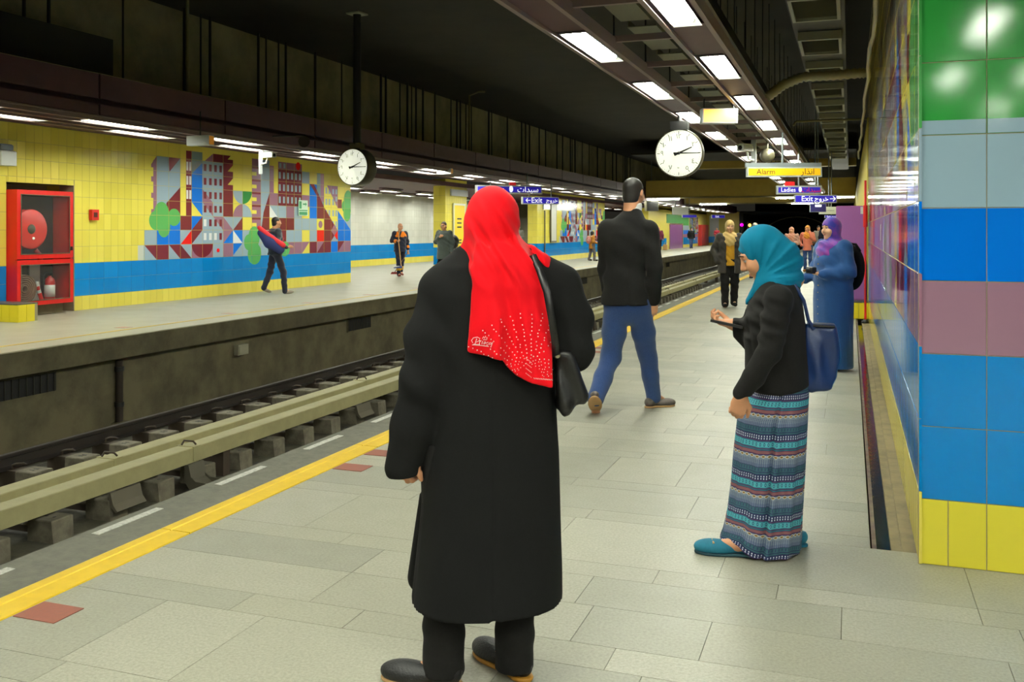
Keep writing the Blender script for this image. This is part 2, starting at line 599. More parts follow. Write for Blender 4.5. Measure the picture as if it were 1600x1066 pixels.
def mural():
    L = []
    A = lambda p, c: L.append((p, c))
    DG = (120, 140, 142)
    A(rc(-.5, 10, 0, 1), PAL)
    A(rc(-.5, -.05, 0, 1), (196, 202, 190))
    A([(0, 1), (1, 1), (1, 0)], MAR); A(rc(1, 2, 0, 1), MAR)
    A([(2, 1), (3, 1), (4, 0), (3, 0)], MAR)
    A(rc(4, 6, 0, 1), MAU); A(arc(5, 1, 1, .97, 180, 360, 18), MAR)
    A(ell(6.5, .5, .15, .15), RED)
    A(rc(7, 8, 0, 1), MAU); A([(8, 1), (9, 1), (8, .08)], VIV)
    # row 1
    A(rc(0, 1, 1, 2), PAL); A(rc(1, 3, 1, 2), VIV); A(rc(2, 3, 2, 3), VIV)
    A(rc(3, 4, 1, 2), PAL); A([(3, 1), (4, 1), (4, 2)], RED)
    A(rc(4, 5, 1, 2), PAL); A([(4, 1), (4, 2), (5, 2)], MAR)
    A(rc(5, 7, 1, 7), PAL)
    A(rc(7, 8, 1, 2), MAU); A([(7, 1), (8, 2), (8, 1)], VIV)
    A(rc(8, 9, 1, 2), VIV); A([(8, 1), (8, 2), (9, 1)], WHI); A(rc(9, 10, 1, 2), PAL)
    # row 2
    A(rc(3, 4, 2, 3), MAR); A(rc(4, 5, 2, 3), VIV); A([(4, 2), (5, 2), (5, 3)], MAR)
    # mauve band over the tall pale building
    A([(5, 4.95), (6, 4), (6, 3), (7, 3), (8, 2), (7, 2), (6, 3), (5, 4)], MAU)
    A([(7, 3), (9, 3), (8, 2)], PAL); A([(7, 3), (8, 2), (7, 2)], MAU); A([(9, 3), (9, 2), (8, 2)], MAR)
    # rows 3-7 left tower
    A(rc(.72, 1, 2.9, 6.7), MAU); A([(.55, 6.4), (1, 7), (1, 5.8), (.72, 5.8), (.72, 6.2), (.55, 6.2)], MAU)
    for r in (5.25, 4.15, 3.05):
        A(rc(.55, .74, r, r + .35), MAU)
    A(rc(1, 3, 3.6, 7), PAL); A([(3, 5), (1.8, 3.85), (1.8, 3), (3, 3)], MAR); A([(2, 7), (3, 7), (2.05, 6)], MAR)
    # narrow tower
    A(rc(3.5, 4, 3, 7.6), MAR)
    for r in (6.2, 5.2, 4.2):
        A(rc(3.53, 3.7, r, r + .62), WHI); A(rc(3.78, 3.96, r, r + .62), WHI)
    # blue column
    A(rc(4, 5, 5.9, 7.6), DG); A([(4, 4), (5, 3), (5, 6.85), (4, 6)], VIV)
    # windows of the tall building
    for r in range(1, 7):
        for cx in (5.12, 5.62, 6.12, 6.62):
            wc = MAR
            if r == 1 and cx < 6.5 or r == 2 and cx < 5.3:
                wc = WHI
            A(rc(cx, cx + .25, r + .28, r + .78), wc)
    A([(5.2, 7), (6, 7.6), (7, 7.6), (7, 7)], MAU); A(rc(6, 7, 7, 7.6), MAR)
    A(rc(7, 8, 3, 7.6), MAR)
    for r in (5.4, 6.4, 7.3):
        A([(7.45, r), (8.0, r + .52), (8.0, r)], YEL)
    # half discs
    A(arc(9, 3, 1, 1, 90, 180), MAU); A(arc(9, 3, 1, 1, 0, 90), PAL)
    A(arc(9, 5, 1, 1, 180, 270), PAL); A(arc(9, 5, 1, 1, 270, 360), DGR)
    # notched tower
    A(rc(10, 11, 2, 7.6), MAU)
    for r in range(2, 7):
        A(rc(10, 11, r + .82, r + 1), MAR)
        A(rc(10, 10.52, r + .28, r + .56), YEL)
    A(rc(11, 12, 2, 7.6), PAL); A([(12, 5), (12, 2), (11.05, 2), (11.3, 3.4)], MAR)
    A(rc(12, 13, 3, 4), PAL); A([(12, 4), (13, 3), (12, 3)], WHI)
    A(rc(12, 13, 4, 5), MAU); A(rc(12, 12.5, 5, 7.2), MAU)
    A(rc(12.5, 13, 2, 3), RED)
    A(rc(13, 16, 4, 7), MAR); A(rc(13, 16, 7, 7.6), MAU)
    for r in (4, 5, 6):
        for q in range(6):
            A(rc(13.1 + q * .5, 13.34 + q * .5, r + .22, r + .76), PAL)
    A(ell(15.5, 7.4, .3, .34), RED)
    for q in range(2):
        A(rc(13.15 + q * .5, 13.4 + q * .5, 7.1, 7.5), PAL)
    A(rc(13, 14, 3, 4), PAL); A(rc(14, 15, 3, 4), MAU); A(rc(15, 16, 3, 4), PAL); A(rc(16, 17, 3, 4), YEL)
    A(rc(13, 15, 2, 3), MAR); A(rc(15, 18, 2, 3), PAL)
    A(rc(16, 17, 4, 5), MAU); A(rc(16, 17, 6, 7), PAL); A(rc(17, 18, 3, 6), VIV)
    A(rc(18, 19, 4, 7), DG); A(rc(18.5, 19, 4.5, 7), MAU)
    # right building and the maroon diagonal
    A(rc(19, 21, 2, 6), YEL)
    for r in (2, 3, 4, 5):
        for cx in (19.2, 19.65, 20.2, 20.65):
            A(rc(cx, cx + .24, r + .25, r + .8), PAL)
    A([(19.4, 6), (21, 6), (21, 4)], MAU)
    for cx, r in ((20.2, 5.25), (20.65, 5.25), (20.65, 4.6)):
        A(rc(cx, cx + .24, r, r + .45), PAL)
    A([(17.05, 6), (17.6, 6), (18, 5.5), (19, 4.05), (20.1, 2.9), (20.9, 2), (20.9, 1), (18, 1), (18, 5)], MAR)
    A(rc(18, 19, 2, 3), YEL); A(ell(18.5, 2.5, .28, .32), MAU); A(rc(18, 19, 1, 2), RED)
    A([(20.5, 2.55), (21, 1.95), (20.55, 1.45), (20, 1.95)], MAU); A([(20.5, 1.5), (21, 2), (21, 1.1)], RED); A([(20, 1), (20.5, 1.5), (21, 1)], PAL)
    A(rc(21, 23, 1, 2), VIV); A([(21, 3.8), (23, 2), (21, 2)], VIV); A([(22, 2.9), (23, 3.6), (23, 2)], PAL)
    A(rc(21, 21.6, 4, 4.8), MAR)
    # row 1, right half
    A(rc(12, 14, 1, 2), MAR); A(rc(14, 16, 1, 2), PAL); A(rc(16, 17, 1, 2), YEL); A(rc(17, 18, 1, 2), PAL)
    # row 0, right half
    A(rc(10, 13, 0, 2), PAL); A(rc(13, 17, 0, 1), MAU); A([(16, 0), (17, 1), (17, 0)], YEL); A(rc(17, 18, 0, 1), MAR)
    A(rc(18, 19, 0, 1), MAU); A([(18, 0), (19, 1), (19, 0)], MAR); A(rc(19, 20, 0, 1), MAR); A(rc(20, 21, 0, 1), VIV)
    A(rc(21, 23, 0, 1), MAU); A([(21, 0), (22, 1), (21, 1)], MAR)
    # trees
    for e in ((1.4, 3.1, .62, .82), (.93, 2.65, .55, .65), (1.6, 2.25, .53, .75), (2.45, 2.88, .55, .6),
              (10.25, 1.45, .62, .85), (9.65, 1.05, .5, .62), (10.3, .15, .75, .85), (13.8, .45, .65, .62),
              (22.6, 4.6, .72, 1.1), (22.2, 4.2, .6, .6), (22.4, 3.5, .55, .7)):
        A(ell(*e), GRN)
    return L


MURAL = mural()


def mural_layers(u0, v0, cw, rh, mirror=False):
    """the mural scaled to wall coordinates: u0,v0 the lower left corner of column 0, row 0"""
    out = []
    for p, c in MURAL:
        if mirror:
            q = [(u0 + (23 - x) * cw, v0 + y * rh) for x, y in p]
            q = q[::-1]
        else:
            q = [(u0 + x * cw, v0 + y * rh) for x, y in p]
        xs, ys_ = [a for a, _ in q], [b for _, b in q]
        out.append((q, c, min(xs), max(xs), min(ys_), max(ys_)))
    return out


def hit(layers, a0, a1, b0, b1):
    return [(q, c) for q, c, x0, x1, y0, y1 in layers if x1 > a0 and x0 < a1 and y1 > b0 and y0 < b1]


def jit(c, r, a=5):
    d = r.randint(-a, a)
    return tuple(max(0, min(255, v + d)) for v in c)


# ------------------------------------------------------------------ left (far) wall, bay with the mural and the hose cabinet
M_backing = mat('wall_backing', (150, 142, 114), 0.9)
XL = -13.4
wl = struct(MB().box(XL - .35, XL - .012, -8, 12.19, 0, 3.32).box(XL - .35, XL - .012, 13.665, 23.9, 0, 3.32).box(XL - .35, XL - .012, 12.19, 13.665, 2.3, 3.32)
            .box(XL - .75, XL - .65, 12.09, 13.765, 0, 2.4).build('wall_left', M_backing))
MB().box(XL - .65, XL - .35, 12.09, 12.19, 0, 2.4).box(XL - .65, XL - .35, 13.665, 13.765, 0, 2.4).box(XL - .65, XL - .012, 12.19, 13.665, 2.3, 2.4).build('niche_lining', mat('niche_yellow', (190, 172, 60), 0.5), wl)
CW, RH = 0.365, 0.305
Y0 = 23.9 - 23 * CW
BASE, BTOP = 0.265, 0.875
lay = mural_layers(Y0 - 0, BTOP, CW, RH)
r_ = random.Random(3)
cells = []


def add_cell(u0, u1, v0, v1, col, layers=None):
    # leave the niche open
    if u1 > 12.19 and u0 < 13.665 and v0 < 2.3:
        for a, b_ in ((u0, min(u1, 12.19)), (max(u0, 13.665), u1)):
            if b_ - a > 0.02:
                cells.append((a, b_, v0, v1, col, None))
        if v1 > 2.3:
            cells.append((max(u0, 12.19), min(u1, 13.665), 2.3, v1, col, None))
        return
    cells.append((u0, u1, v0, v1, col, layers))


nr = 8
k0 = -17
for k in range(k0, 23):
    u = Y0 + k * CW
    for j in range(2):
        v = BASE + j * RH
        add_cell(u, u + CW, v, v + RH, jit(BLU, r_, 3), hit(lay, u, u + CW, v, v + RH))
    for q in range(2):
        add_cell(u + q * CW / 2, u + (q + 1) * CW / 2, 0, BASE, jit(YEL, r_, 4))
    for j in range(nr):
        v = BTOP + j * RH
        v1 = min(v + RH, 3.32)
        if k >= 0 or (k == -1 and j == 0):
            add_cell(u, u + CW, v, v1, YEL, hit(lay, u, u + CW, v, v1))
        else:
            for q in range(2):
                add_cell(u + q * CW / 2, u + (q + 1) * CW / 2, v, v1, jit(YEL, r_, 5))
tile_face(wl, (XL - .012, 0, 0), (0, 1, 0), (1, 0, 0), cells, M_tile_far)


def plain_cells(L, cw, split=True, z1=3.3, colfn=None, lay=None, c_lo=None):
    out = []
    n = max(1, round(L / cw))
    w_ = L / n
    for k in range(n):
        u = k * w_
        for q in range(2):
            out.append((u + q * w_ / 2, u + (q + 1) * w_ / 2, 0, BASE, jit(YEL, r_, 4), None))
        for j in range(2):
            out.append((u, u + w_, BASE + j * RH, BASE + (j + 1) * RH, jit(BLU, r_, 3), hit(lay, u, u + w_, BASE + j * RH, BASE + j * RH + RH) if lay else None))
        for j in range(8):
            v = BTOP + j * RH
            v1 = min(v + RH, z1)
            c = colfn(u, v) if colfn else YEL
            hl = hit(lay, u, u + w_, v, v1) if lay else None
            if hl or not split:
                out.append((u, u + w_, v, v1, c, hl))
            else:
                for q in range(2):
                    out.append((u + q * w_ / 2, u + (q + 1) * w_ / 2, v, v1, jit(c, r_, 4), None))
    return out


# return face of the bay (end of the mural wall)
# pier between the two openings
p1 = struct(MB().box(-13.86, XL - .012, 30.6, 32.6, 0, 3.05).build('wall_pier', M_backing))
tile_face(p1, (-13.86, 30.588, 0), (1, 0, 0), (0, -1, 0), plain_cells(.46, .46), M_tile_far, name='tile', limit=60)
tile_face(p1, (XL - .012, 30.588, 0), (0, 1, 0), (1, 0, 0), plain_cells(2.0, CW), M_tile_far, limit=60)
# recessed back wall with white tiles
rec = struct(MB().box(-19.2, -18.812, 23.9, 46, 0, 3.1).build('wall_recess', M_backing))


def white_fn(u, v):
    return (206, 206, 196)


tile_face(rec, (-18.812, 23.9, 0), (0, 1, 0), (1, 0, 0), plain_cells(22, 0.5, z1=3.05, colfn=white_fn), M_tile_far, limit=150)
struct(MB().box(-19.2, -13.762, 23.5, 23.9, 0, 3.1).build('wall_recess_side', M_backing))
# second mural wall further on
w2 = struct(MB().box(-13.86, XL - .012, 41.0, 53.6, 0, 3.3).build('wall_left_second', M_backing))
lay2 = mural_layers(3.63, BTOP, 0.39, RH)
lay2 = [(q, c, a, b, d, e) for q, c, a, b, d, e in lay2]
tile_face(w2, (XL - .012, 41.0, 0), (0, 1, 0), (1, 0, 0), plain_cells(12.6, 0.39, lay=lay2), M_tile_far, limit=280)
tile_face(w2, (-13.86, 40.988, 0), (1, 0, 0), (0, -1, 0), plain_cells(.46, .46), M_tile_far, limit=60)
# opening after it, then the last wall of the platform with its doors and bands
w3 = struct(MB().box(-17.0, -16.6, 53.6, 66, 0, 3.3).build('wall_recess_second', mat('yellow_wall', (214, 198, 90), 0.4)))
MB().box(-16.6, -16.58, 53.6, 66, BASE, BTOP).build('blue_band', mat('blue_band', BLU, 0.3), w3)
w4 = struct(MB().box(-14.4, XL, 66.2, 95, 0, 3.3).build('wall_left_third', mat('yellow_wall_third', (214, 200, 84), 0.35)))


def band(y0, y1, z0, z1, c, nm='wall_band', off=.012):
    MB().box(XL - .001, XL + off, y0, y1, z0, z1).build(nm, mat(nm, c, 0.25), w4)


for a, b_ in ((66.2, 73.2), (81, 89.2), (94, 95)):
    band(a, b_, BASE, BTOP, BLU, 'blue_band')
band(73.2, 81, 2.05, 2.75, GRN, 'green_band'); band(81, 84, 1.9, 2.75, GRN, 'green_band')
band(81, 89.2, .875, 1.15, MAU, 'mauve_band'); band(81, 89.2, 1.15, 1.5, VIV, 'blue_band'); band(81, 84.2, 1.5, 1.9, PAL, 'pale_band')
lay3 = mural_layers(0, 0, .3, .24)
m3 = []
b3 = MB()
for q, c, x0, x1, yy0, yy1 in lay3:
    qq = clip_poly(q, 0, 4.9, .15, 1.6)
    if qq:
        b3.add([(XL + .02 + .0005 * len(b3.f), 84.2 + a, 1.1 + v) for a, v in qq], [tuple(range(len(qq)))], lin(c))
stuff(b3.build('mural_panel', M_tile_far, w4))
band(74.5, 80.6, 0, 1.95, PUR, 'purple_door', .03)
d_ = MB().box(XL + .03, XL + .05, 74.7, 80.4, 1.98, 2.04).box(XL + .03, XL + .05, 74.5, 74.6, 0, 1.98).box(XL + .03, XL + .05, 80.5, 80.6, 0, 1.98).build('door_trim', M_maroon, w4)
rp = tag(MB().box(XL + .02, XL + .35, 89.4, 94, .05, 2.0).build('red_cabinet', mat('red_cabinet', (176, 36, 32), 0.4)), 'tall red cabinet against the far platform wall near the tunnel', 'cabinet')
we = struct(MB().box(XL, -9.7, 95, 95.4, 0, 3.3).build('wall_platform_end', mat('yellow_end', (196, 180, 66), 0.4)))
MB().box(XL + .3, -12.2, 94.98, 95, .875, 2.9).build('white_panel', mat('white_panel', (190, 196, 200), 0.3), we)
MB().box(XL, -9.7, 94.97, 95, BASE, BTOP).build('blue_band', mat('blue_end', BLU, 0.3), we)

# ------------------------------------------------------------------ right wall (near platform)
XR, YC = 0.28, 4.56
TW, TH = 0.305, 0.322
wr = struct(MB().box(XR + .012, 3.5, YC + .012, 17.2, 0, 4.6).build('wall_right', M_backing))
cells = []
lay = mural_layers(YC + TW, 3 * TH, TW, TH, True)
lay = lay + [(q, c, a + 23 * TW, b + 23 * TW, d, e) for q, c, a, b, d, e in [([(x + 23 * TW, y_) for x, y_ in q], c, a, b, d, e) for q, c, a, b, d, e in lay]]
pier_rows = [None, BLU, BLU, MAU, VIV, PAL, (72, 146, 82), (60, 142, 70), (60, 142, 70), (60, 142, 70), (60, 142, 70), YEL, YEL, YEL]
for k in range(41):
    u = YC + k * TW
    for q in range(2):
        cells.append((u + q * TW / 2, u + (q + 1) * TW / 2, 0, TH, jit(YEL, r_, 4), None))
    for j in range(1, 14):
        c = (pier_rows[j] if k == 0 else (BLU if j < 3 else YEL))
        l_ = hit(lay, u, u + TW, j * TH, (j + 1) * TH) if k > 0 and j >= 2 else None
        cells.append((u, u + TW, j * TH, (j + 1) * TH, c, l_))
tile_face(wr, (XR + .012, 0, 0), (0, 1, 0), (-1, 0, 0), cells, M_tile_side, name='tile', limit=200)
cells = []
xs = [0, .268, .268 + TW, .268 + 2 * TW, .268 + 3 * TW, .268 + 4 * TW]
for a, b_ in zip(xs[:-1], xs[1:]):
    mid = a + .115 if a == 0 else (a + b_) / 2
    cells.append((a, mid, 0, TH - .032, jit((226, 214, 62), r_, 3), None))
    cells.append((mid, b_, 0, TH - .032, jit((226, 214, 62), r_, 3), None))
    for j in range(1, 14):
        v0 = j * TH - .032
        L = None
        if j == 6:
            L = [(rc(a, b_, v0, v0 + .065), (146, 174, 190))]
        c = {1: BLU, 2: BLU, 3: (152, 116, 136), 4: VIV, 5: (150, 178, 194)}.get(j, (40, 136, 56))
        cells.append((a, b_, v0, v0 + TH, jit(c, r_, 2), L))
tile_face(wr, (XR + .012, YC + .012, 0), (1, 0, 0), (0, -1, 0), cells, M_tile, limit=90)
M_trim = mat('corner_trim', (150, 138, 112), 0.5)
MB().box(XR + .006, XR + .017, YC + .006, YC + .019, 0, 4.5).build('corner_trim', M_trim, wr)
# right side beyond: low bench block, wall going on
wr2 = struct(MB().box(XR, 3.5, 17.2, 95, 0, 3.4).build('wall_right_far', mat('yellow_wall_right', (178, 164, 62), 0.7, spec=.15)))
MB().box(XR - .012, XR, 17.6, 95, BASE, BTOP).build('blue_band', mat('blue_band_right', BLU, 0.6, spec=.15), wr2)


def tiled_block(name, label, x0, x1, y0, y1, h, n):
    t = thing(name, label, 'bench', ((x0 + x1) / 2, y0, 0))
    w_ = x1 - x0
    MB().box(-w_ / 2, w_ / 2, .012, y1 - y0, 0, h - .02).build('core', M_backing, t)
    MB().cbox(-w_ / 2 - .01, w_ / 2 + .01, -.005, y1 - y0, h - .02, h, .006).build('slab_top', mat('bench_top', (70, 66, 60), 0.5), t)
    tw = w_ / n
    tb = MB().cbox(-tw / 2 + .003, tw / 2 - .003, 0, .014, .003, h - .022, .002, lin((226, 208, 50))).mesh('tile', M_tile)
    for i in range(n):
        inst('tile', tb, t, (-w_ / 2 + tw * (i + .5), 0, 0))
    ts = MB().cbox(-.001, .013, -tw / 2 + .003, tw / 2 - .003, .003, h - .022, .002, lin((226, 208, 50))).mesh('tile', M_tile)
    m_ = max(1, int((y1 - y0) / tw))
    for i in range(m_):
        inst('tile', ts, t, (w_ / 2, tw * (i + .5), 0))
        inst('tile', ts, t, (-w_ / 2 - .012, tw * (i + .5), 0))
    return t


tiled_block('tiled_bench', 'low yellow tiled block with dark top in front of the purple panel', -0.14, 0.28, 16.85, 17.2, .29, 3)
tiled_block('tiled_bench', 'low yellow tiled block with dark top left of the fire hose cabinet', -13.38, -12.55, 11.62, 12.02, .30, 5)
# ------------------------------------------------------------------ track
M_sleeper = mat('sleeper_block', (118, 112, 94), 0.85, noise=(7, 0.7, (66, 61, 50)), bump=(40, 0.25, 0.01))
M_iron = mat('rusty_iron', (66, 56, 44), 0.7, noise=(20, 0.5, (70, 56, 44)))
M_rail = mat('worn_rail', (70, 64, 60), 0.35, metal=0.6)
M_cover = mat('conductor_cover', (168, 162, 116), 0.6, noise=(5, 0.4, (140, 134, 96)))
blk = MB()
blk.add([(-.15, -.115, 0), (.15, -.115, 0), (.15, .115, 0), (-.15, .115, 0), (-.148, -.117, .03), (.148, -.117, .03), (.148, .117, .03), (-.148, .117, .03),
         (-.135, -.124, .19), (.135, -.124, .19), (.135, .124, .19), (-.135, .124, .19), (-.127, -.116, .2), (.127, -.116, .2), (.127, .116, .2), (-.127, .116, .2)],
        [(a + i, a + (i + 1) % 4, a + 4 + (i + 1) % 4, a + 4 + i) for a in (0, 4, 8) for i in range(4)] + [(12, 13, 14, 15)])
blk_me = blk.mesh('block', M_sleeper)
hole_me = MB().lathe([(0.0, .0015), (.016, .0015), (.018, 0)], 8, (0, 0, .2)).mesh('bolt_hole', M_dark)
slot_me = MB().box(-.03, .03, -.008, .008, .2, .203).mesh('slot', M_dark)
tie_me = MB().box(-.62, -.14, -.05, .05, .05, .11).mesh('tie_bar', M_iron)
clip_b = MB().tube([(-.26, -.05, .0), (-.25, -.05, .04), (-.2, -.04, .055), (-.16, -.0, .05), (-.17, .05, .03), (-.24, .05, .03)], .014, 6)
clip_me = clip_b.mesh('rail_clip', M_iron)
chair_me = MB().box(-.42, -.155, -.10, .10, 0, .19).mesh('rail_chair', M_iron)


NSL = {True: 0, False: 0}


def sleeper(x, y, near):
    lab = 'concrete sleeper block with two bolt holes in front of the cable troughs' if near else 'concrete sleeper block with rail clip between the rail and the cable troughs'
    if in_frame((x, y, -1.1)):
        NSL[near] += 1
        lab = '%s %s sleeper block from the left, %s' % (nth(NSL[near]), 'front row' if near else 'rear row', 'with bolt holes' if near else 'beside the far rail')
    t = thing('sleeper_block', lab, 'sleeper', (x, y, -1.3), 0, 'sleeper blocks in the front row' if near else 'sleeper blocks beside the far rail')
    inst('block', blk_me, t)
    for q_ in (-.045, .045):
        inst('bolt_hole' if near else 'slot', hole_me if near else slot_me, t, (q_ if near else 0, 0 if near else q_ * .6, 0))
    if near:
        inst('tie_bar', tie_me, t)
    else:
        inst('rail_clip', clip_me, t, (0, 0, .2))
        inst('rail_chair', chair_me, t)


for k in range(60):
    y = 5.28 + .684 * k
    sleeper(-6.79, y, True)
for k in range(64):
    y = 5.15 + .684 * k
    sleeper(-8.28, y, False)

rail_prof = [(-.07, 0), (.07, 0), (.07, .012), (.015, .03), (.012, .115), (.036, .13), (.036, .158), (.028, .165), (-.028, .165), (-.036, .158), (-.036, .13), (-.012, .115), (-.015, .03), (-.07, .012)]


def rail(x, z, label):
    t = tag(MB().prism(rail_prof, 'y', -6, 92).build('rail', M_rail, None, (x, 0, z - .015)), label, 'rail')
    return t


rail(-8.63, -1.10, 'steel running rail on the far side of the track')
rail(-4.25, -1.10, 'steel running rail below the near platform edge')
rail(-5.72, -1.10, 'second steel running rail below the near platform')


def cover(x, z, label, joints, wdt):
    """square U-section covers of the conductor rail, laid end to end"""
    t = thing('conductor_rail_cover', label, 'rail cover', (x, 0, z))
    pr = [(-wdt / 2, -.16), (-wdt / 2 + .012, -.16), (-wdt / 2 + .012, -.02), (wdt / 2 - .012, -.02), (wdt / 2 - .012, -.16), (wdt / 2, -.16), (wdt / 2, -.008), (wdt / 2 - .008, 0), (-wdt / 2 + .008, 0), (-wdt / 2, -.008)]
    for a, b in zip(joints[:-1], joints[1:]):
        MB().prism(pr, 'y', a + .004, b - .004).build('cover_length', M_cover, t)
        MB().box(-wdt / 2 - .006, wdt / 2 + .006, b - .06, b + .06, -.15, .006).build('joint_strap', M_cover, t)
        MB().tube([(-.06, b - .04, .012), (-.06, b, .05), (.06, b, .05), (.06, b + .04, .012)], .012, 6).build('lifting_handle', M_iron, t)
        MB().box(-wdt / 2 + .03, wdt / 2 - .03, a + .5, a + .62, -.45, -.02).build('support_post', M_iron, t)
    MB().prism([(-.03, -.14), (.03, -.14), (.04, -.08), (-.04, -.08)], 'y', joints[0], joints[-1]).build('conductor_rail', M_iron, t)
    return t


cover(-7.16, -.85, 'back one of the two pale green conductor rail covers', [-6, 2.4, 7.77, 13.1, 18.5, 24, 30, 36, 43, 50, 58, 66, 75, 90], .22)
cf = cover(-6.74, -.85, 'front one of the two pale green conductor rail covers', [-6, 3.1, 8.48, 13.9, 19.3, 25, 31, 37, 44, 51, 59, 67, 76, 90], .21)
# bent steel shoes below the front joints
shoe = MB()
for dy in (-.1, .13):
    prof = [(0.0, -.16), (.03, -.16), (.06, -.27), (.14, -.33), (.62, -.36), (.62, -.47), (.2, -.45), (.06, -.42), (.0, -.34)]
    shoe.prism(prof, 'y', dy, dy + .02)
shoe.prism([(0.03, -.16), (.05, -.16), (.09, -.32), (.2, -.39), (.58, -.43), (.58, -.45), (.18, -.42), (.07, -.35)], 'y', -.1, .15)
sm_ = shoe.mesh('bent_bracket', mat('grey_steel_bracket', (84, 80, 66), 0.6))
for yy in (8.4, 19.2):
    inst('bent_bracket', sm_, cf, (.09, yy, 0))
flat = MB().prism([(0, -.16), (.02, -.16), (.05, -.27), (.10, -.33), (.08, -.345), (.02, -.29), (-.02, -.25)], 'y', -.2, .2).mesh('splice_plate', mat('splice_plate', (96, 90, 74), 0.8))
for yy in (7.42, 12.2):
    inst('splice_plate', flat, cf, (.08, yy, -.02))
cb = tag(MB().tube([(-7.9, -4, -1.25), (-7.85, 30, -1.26), (-7.9, 60, -1.25)], .035, 6).build('track_cable', M_dark), 'black cable lying along the track bed behind the covers', 'cable')
# ------------------------------------------------------------------ lamps, lamp channels, fascia, ducts, pipes
M_tube = mat('fluorescent_tube', (255, 255, 255), 0.5, emit=((252, 255, 240), LAMP_POWER))
M_refl = mat('white_reflector', (238, 238, 232), 0.35)
M_cap = mat('tube_end', (120, 110, 130), 0.5)
LAMP_L, LAMP_W = 1.49, 0.24


def lamp_meshes():
    b = MB()
    L, W_ = LAMP_L / 2, LAMP_W / 2
    # open trough with sloping sides and ends (looks down)
    o = [(-W_, -L, 0), (W_, -L, 0), (W_, L, 0), (-W_, L, 0)]
    i = [(-W_ * .55, -L + .12, .085), (W_ * .55, -L + .12, .085), (W_ * .55, L - .12, .085), (-W_ * .55, L - .12, .085)]
    b.add(o + i, [(0, 4, 5, 1), (1, 5, 6, 2), (2, 6, 7, 3), (3, 7, 4, 0), (4, 7, 6, 5)])
    refl = b.mesh('reflector', M_refl)
    c = MB()
    c.box(-W_ - .004, W_ + .004, -L - .004, L + .004, .087, .12)
    hous = c.mesh('housing', M_maroon)
    t = MB().tube([(0, -L + .10, 0), (0, L - .10, 0)], .019, 8)
    tube = t.mesh('tube', M_tube)
    ends = MB().tube([(0, 0, 0), (0, .03, 0)], .02, 8).mesh('tube_cap', M_cap)
    return refl, hous, tube, ends


LR, LH, LT, LE = lamp_meshes()


NLA = {}


def lamp(x, y, z, label, group):
    if in_frame((x, y + LAMP_L / 2, z), 20):
        NLA[group] = NLA.get(group, 0) + 1
        label = '%s lamp from the near end among the %s' % (nth(NLA[group]), group)
    elif 'passage' not in label:
        label = label + ', outside the picture'
    t = thing('fluorescent_lamp', label, 'ceiling lamp', (x, y + LAMP_L / 2, z), 0, group)
    inst('reflector', LR, t)
    inst('housing', LH, t)
    for dx in (-.045, .045):
        tu = inst('tube', LT, t, (dx, 0, .035))
        inst('tube_cap', LE, tu, (0, -LAMP_L / 2 + .07, 0))
        inst('tube_cap', LE, tu, (0, LAMP_L / 2 - .10, 0))
    return t


def channel(x, z, y0, y1, lamps, label):
    """maroon lamp channel: two edge rails, blanking panels between the lamps"""
    t = thing('lamp_channel', label, 'lamp channel', (x, 0, z))
    hw = .18
    for s in (-1, 1):
        MB().box(s * hw - .022, s * hw + .022, y0, y1, -.015, .10).build('edge_rail', M_maroon_lt, t)
    ys_ = [y0] + [v for l in sorted(lamps) for v in (l, l + LAMP_L)] + [y1]
    for a, b in zip(ys_[::2], ys_[1::2]):
        if b - a > .1:
            MB().box(-hw + .022, hw - .022, a + .012, b - .012, .02, .035).build('blanking_panel', M_maroon, t)
    MB().box(-hw + .022, hw - .022, y0, y1, .122, .13).build('channel_back', M_maroon, t)
    return t


MOD = 2.95
LZ = 3.2
yl = [7.97 + MOD * k for k in range(-4, 13)]
yr = [9.48 + MOD * k for k in range(-4, 13)]
channel(-2.285, LZ, -8, 46, yl, 'left one of the two maroon lamp channels over the near platform')
channel(-1.285, LZ, -8, 46, yr, 'right one of the two maroon lamp channels over the near platform')
for y in yl:
    lamp(-2.285, y, LZ + .0, 'white fluorescent lamp in the left channel over the near platform', 'lamps in the left near channel')
for y in yr:
    lamp(-1.285, y, LZ + .0, 'white fluorescent lamp in the right channel over the near platform', 'lamps in the right near channel')
FZ = 3.16
ya = [10.97 + MOD * k for k in range(-4, 27)]
yb = [12.75 + MOD * k for k in range(-4, 27)]
FA = 3.10
channel(-10.56, FA, -6, 92, ya, 'front lamp channel over the far platform beside the fascia')
channel(-11.65, FZ, -6, 92, yb, 'rear lamp channel over the far platform')
for y in ya:
    lamp(-10.56, y, FA, 'white fluorescent lamp in the front channel over the far platform', 'lamps in the front far channel')
for y in yb:
    lamp(-11.65, y, FZ, 'white fluorescent lamp in the rear channel over the far platform', 'lamps in the rear far channel')
# lamps of the recessed concourse behind the far platform, of the far end of the near platform and of the mezzanine soffit
for k in range(7):
    lamp(-16.2, 25 + 3.1 * k, 2.93, 'white fluorescent lamp under the recess ceiling behind the far wall', 'lamps in the recess')
    lamp(-17.6, 26 + 3.1 * k, 2.93, 'white fluorescent lamp deep under the recess ceiling', 'lamps deep in the recess')
for k in range(4):
    lamp(-15.2, 54.5 + 3.1 * k, 2.92, 'white fluorescent lamp in the second recess of the far wall', 'lamps in the second recess')
channel(-1.8, 3.05, 52, 91, [54 + 3.4 * k for k in range(10)], 'lamp channel over the far end of the near platform')
MB().box(-.9, .5, 52, 91, .135, .16).build('channel_soffit', M_maroon, bpy.data.objects['lamp_channel.004'])
for k in range(10):
    lamp(-1.8, 54 + 3.4 * k, 3.05, 'white fluorescent lamp over the far end of the near platform', 'far-end near platform lamps')

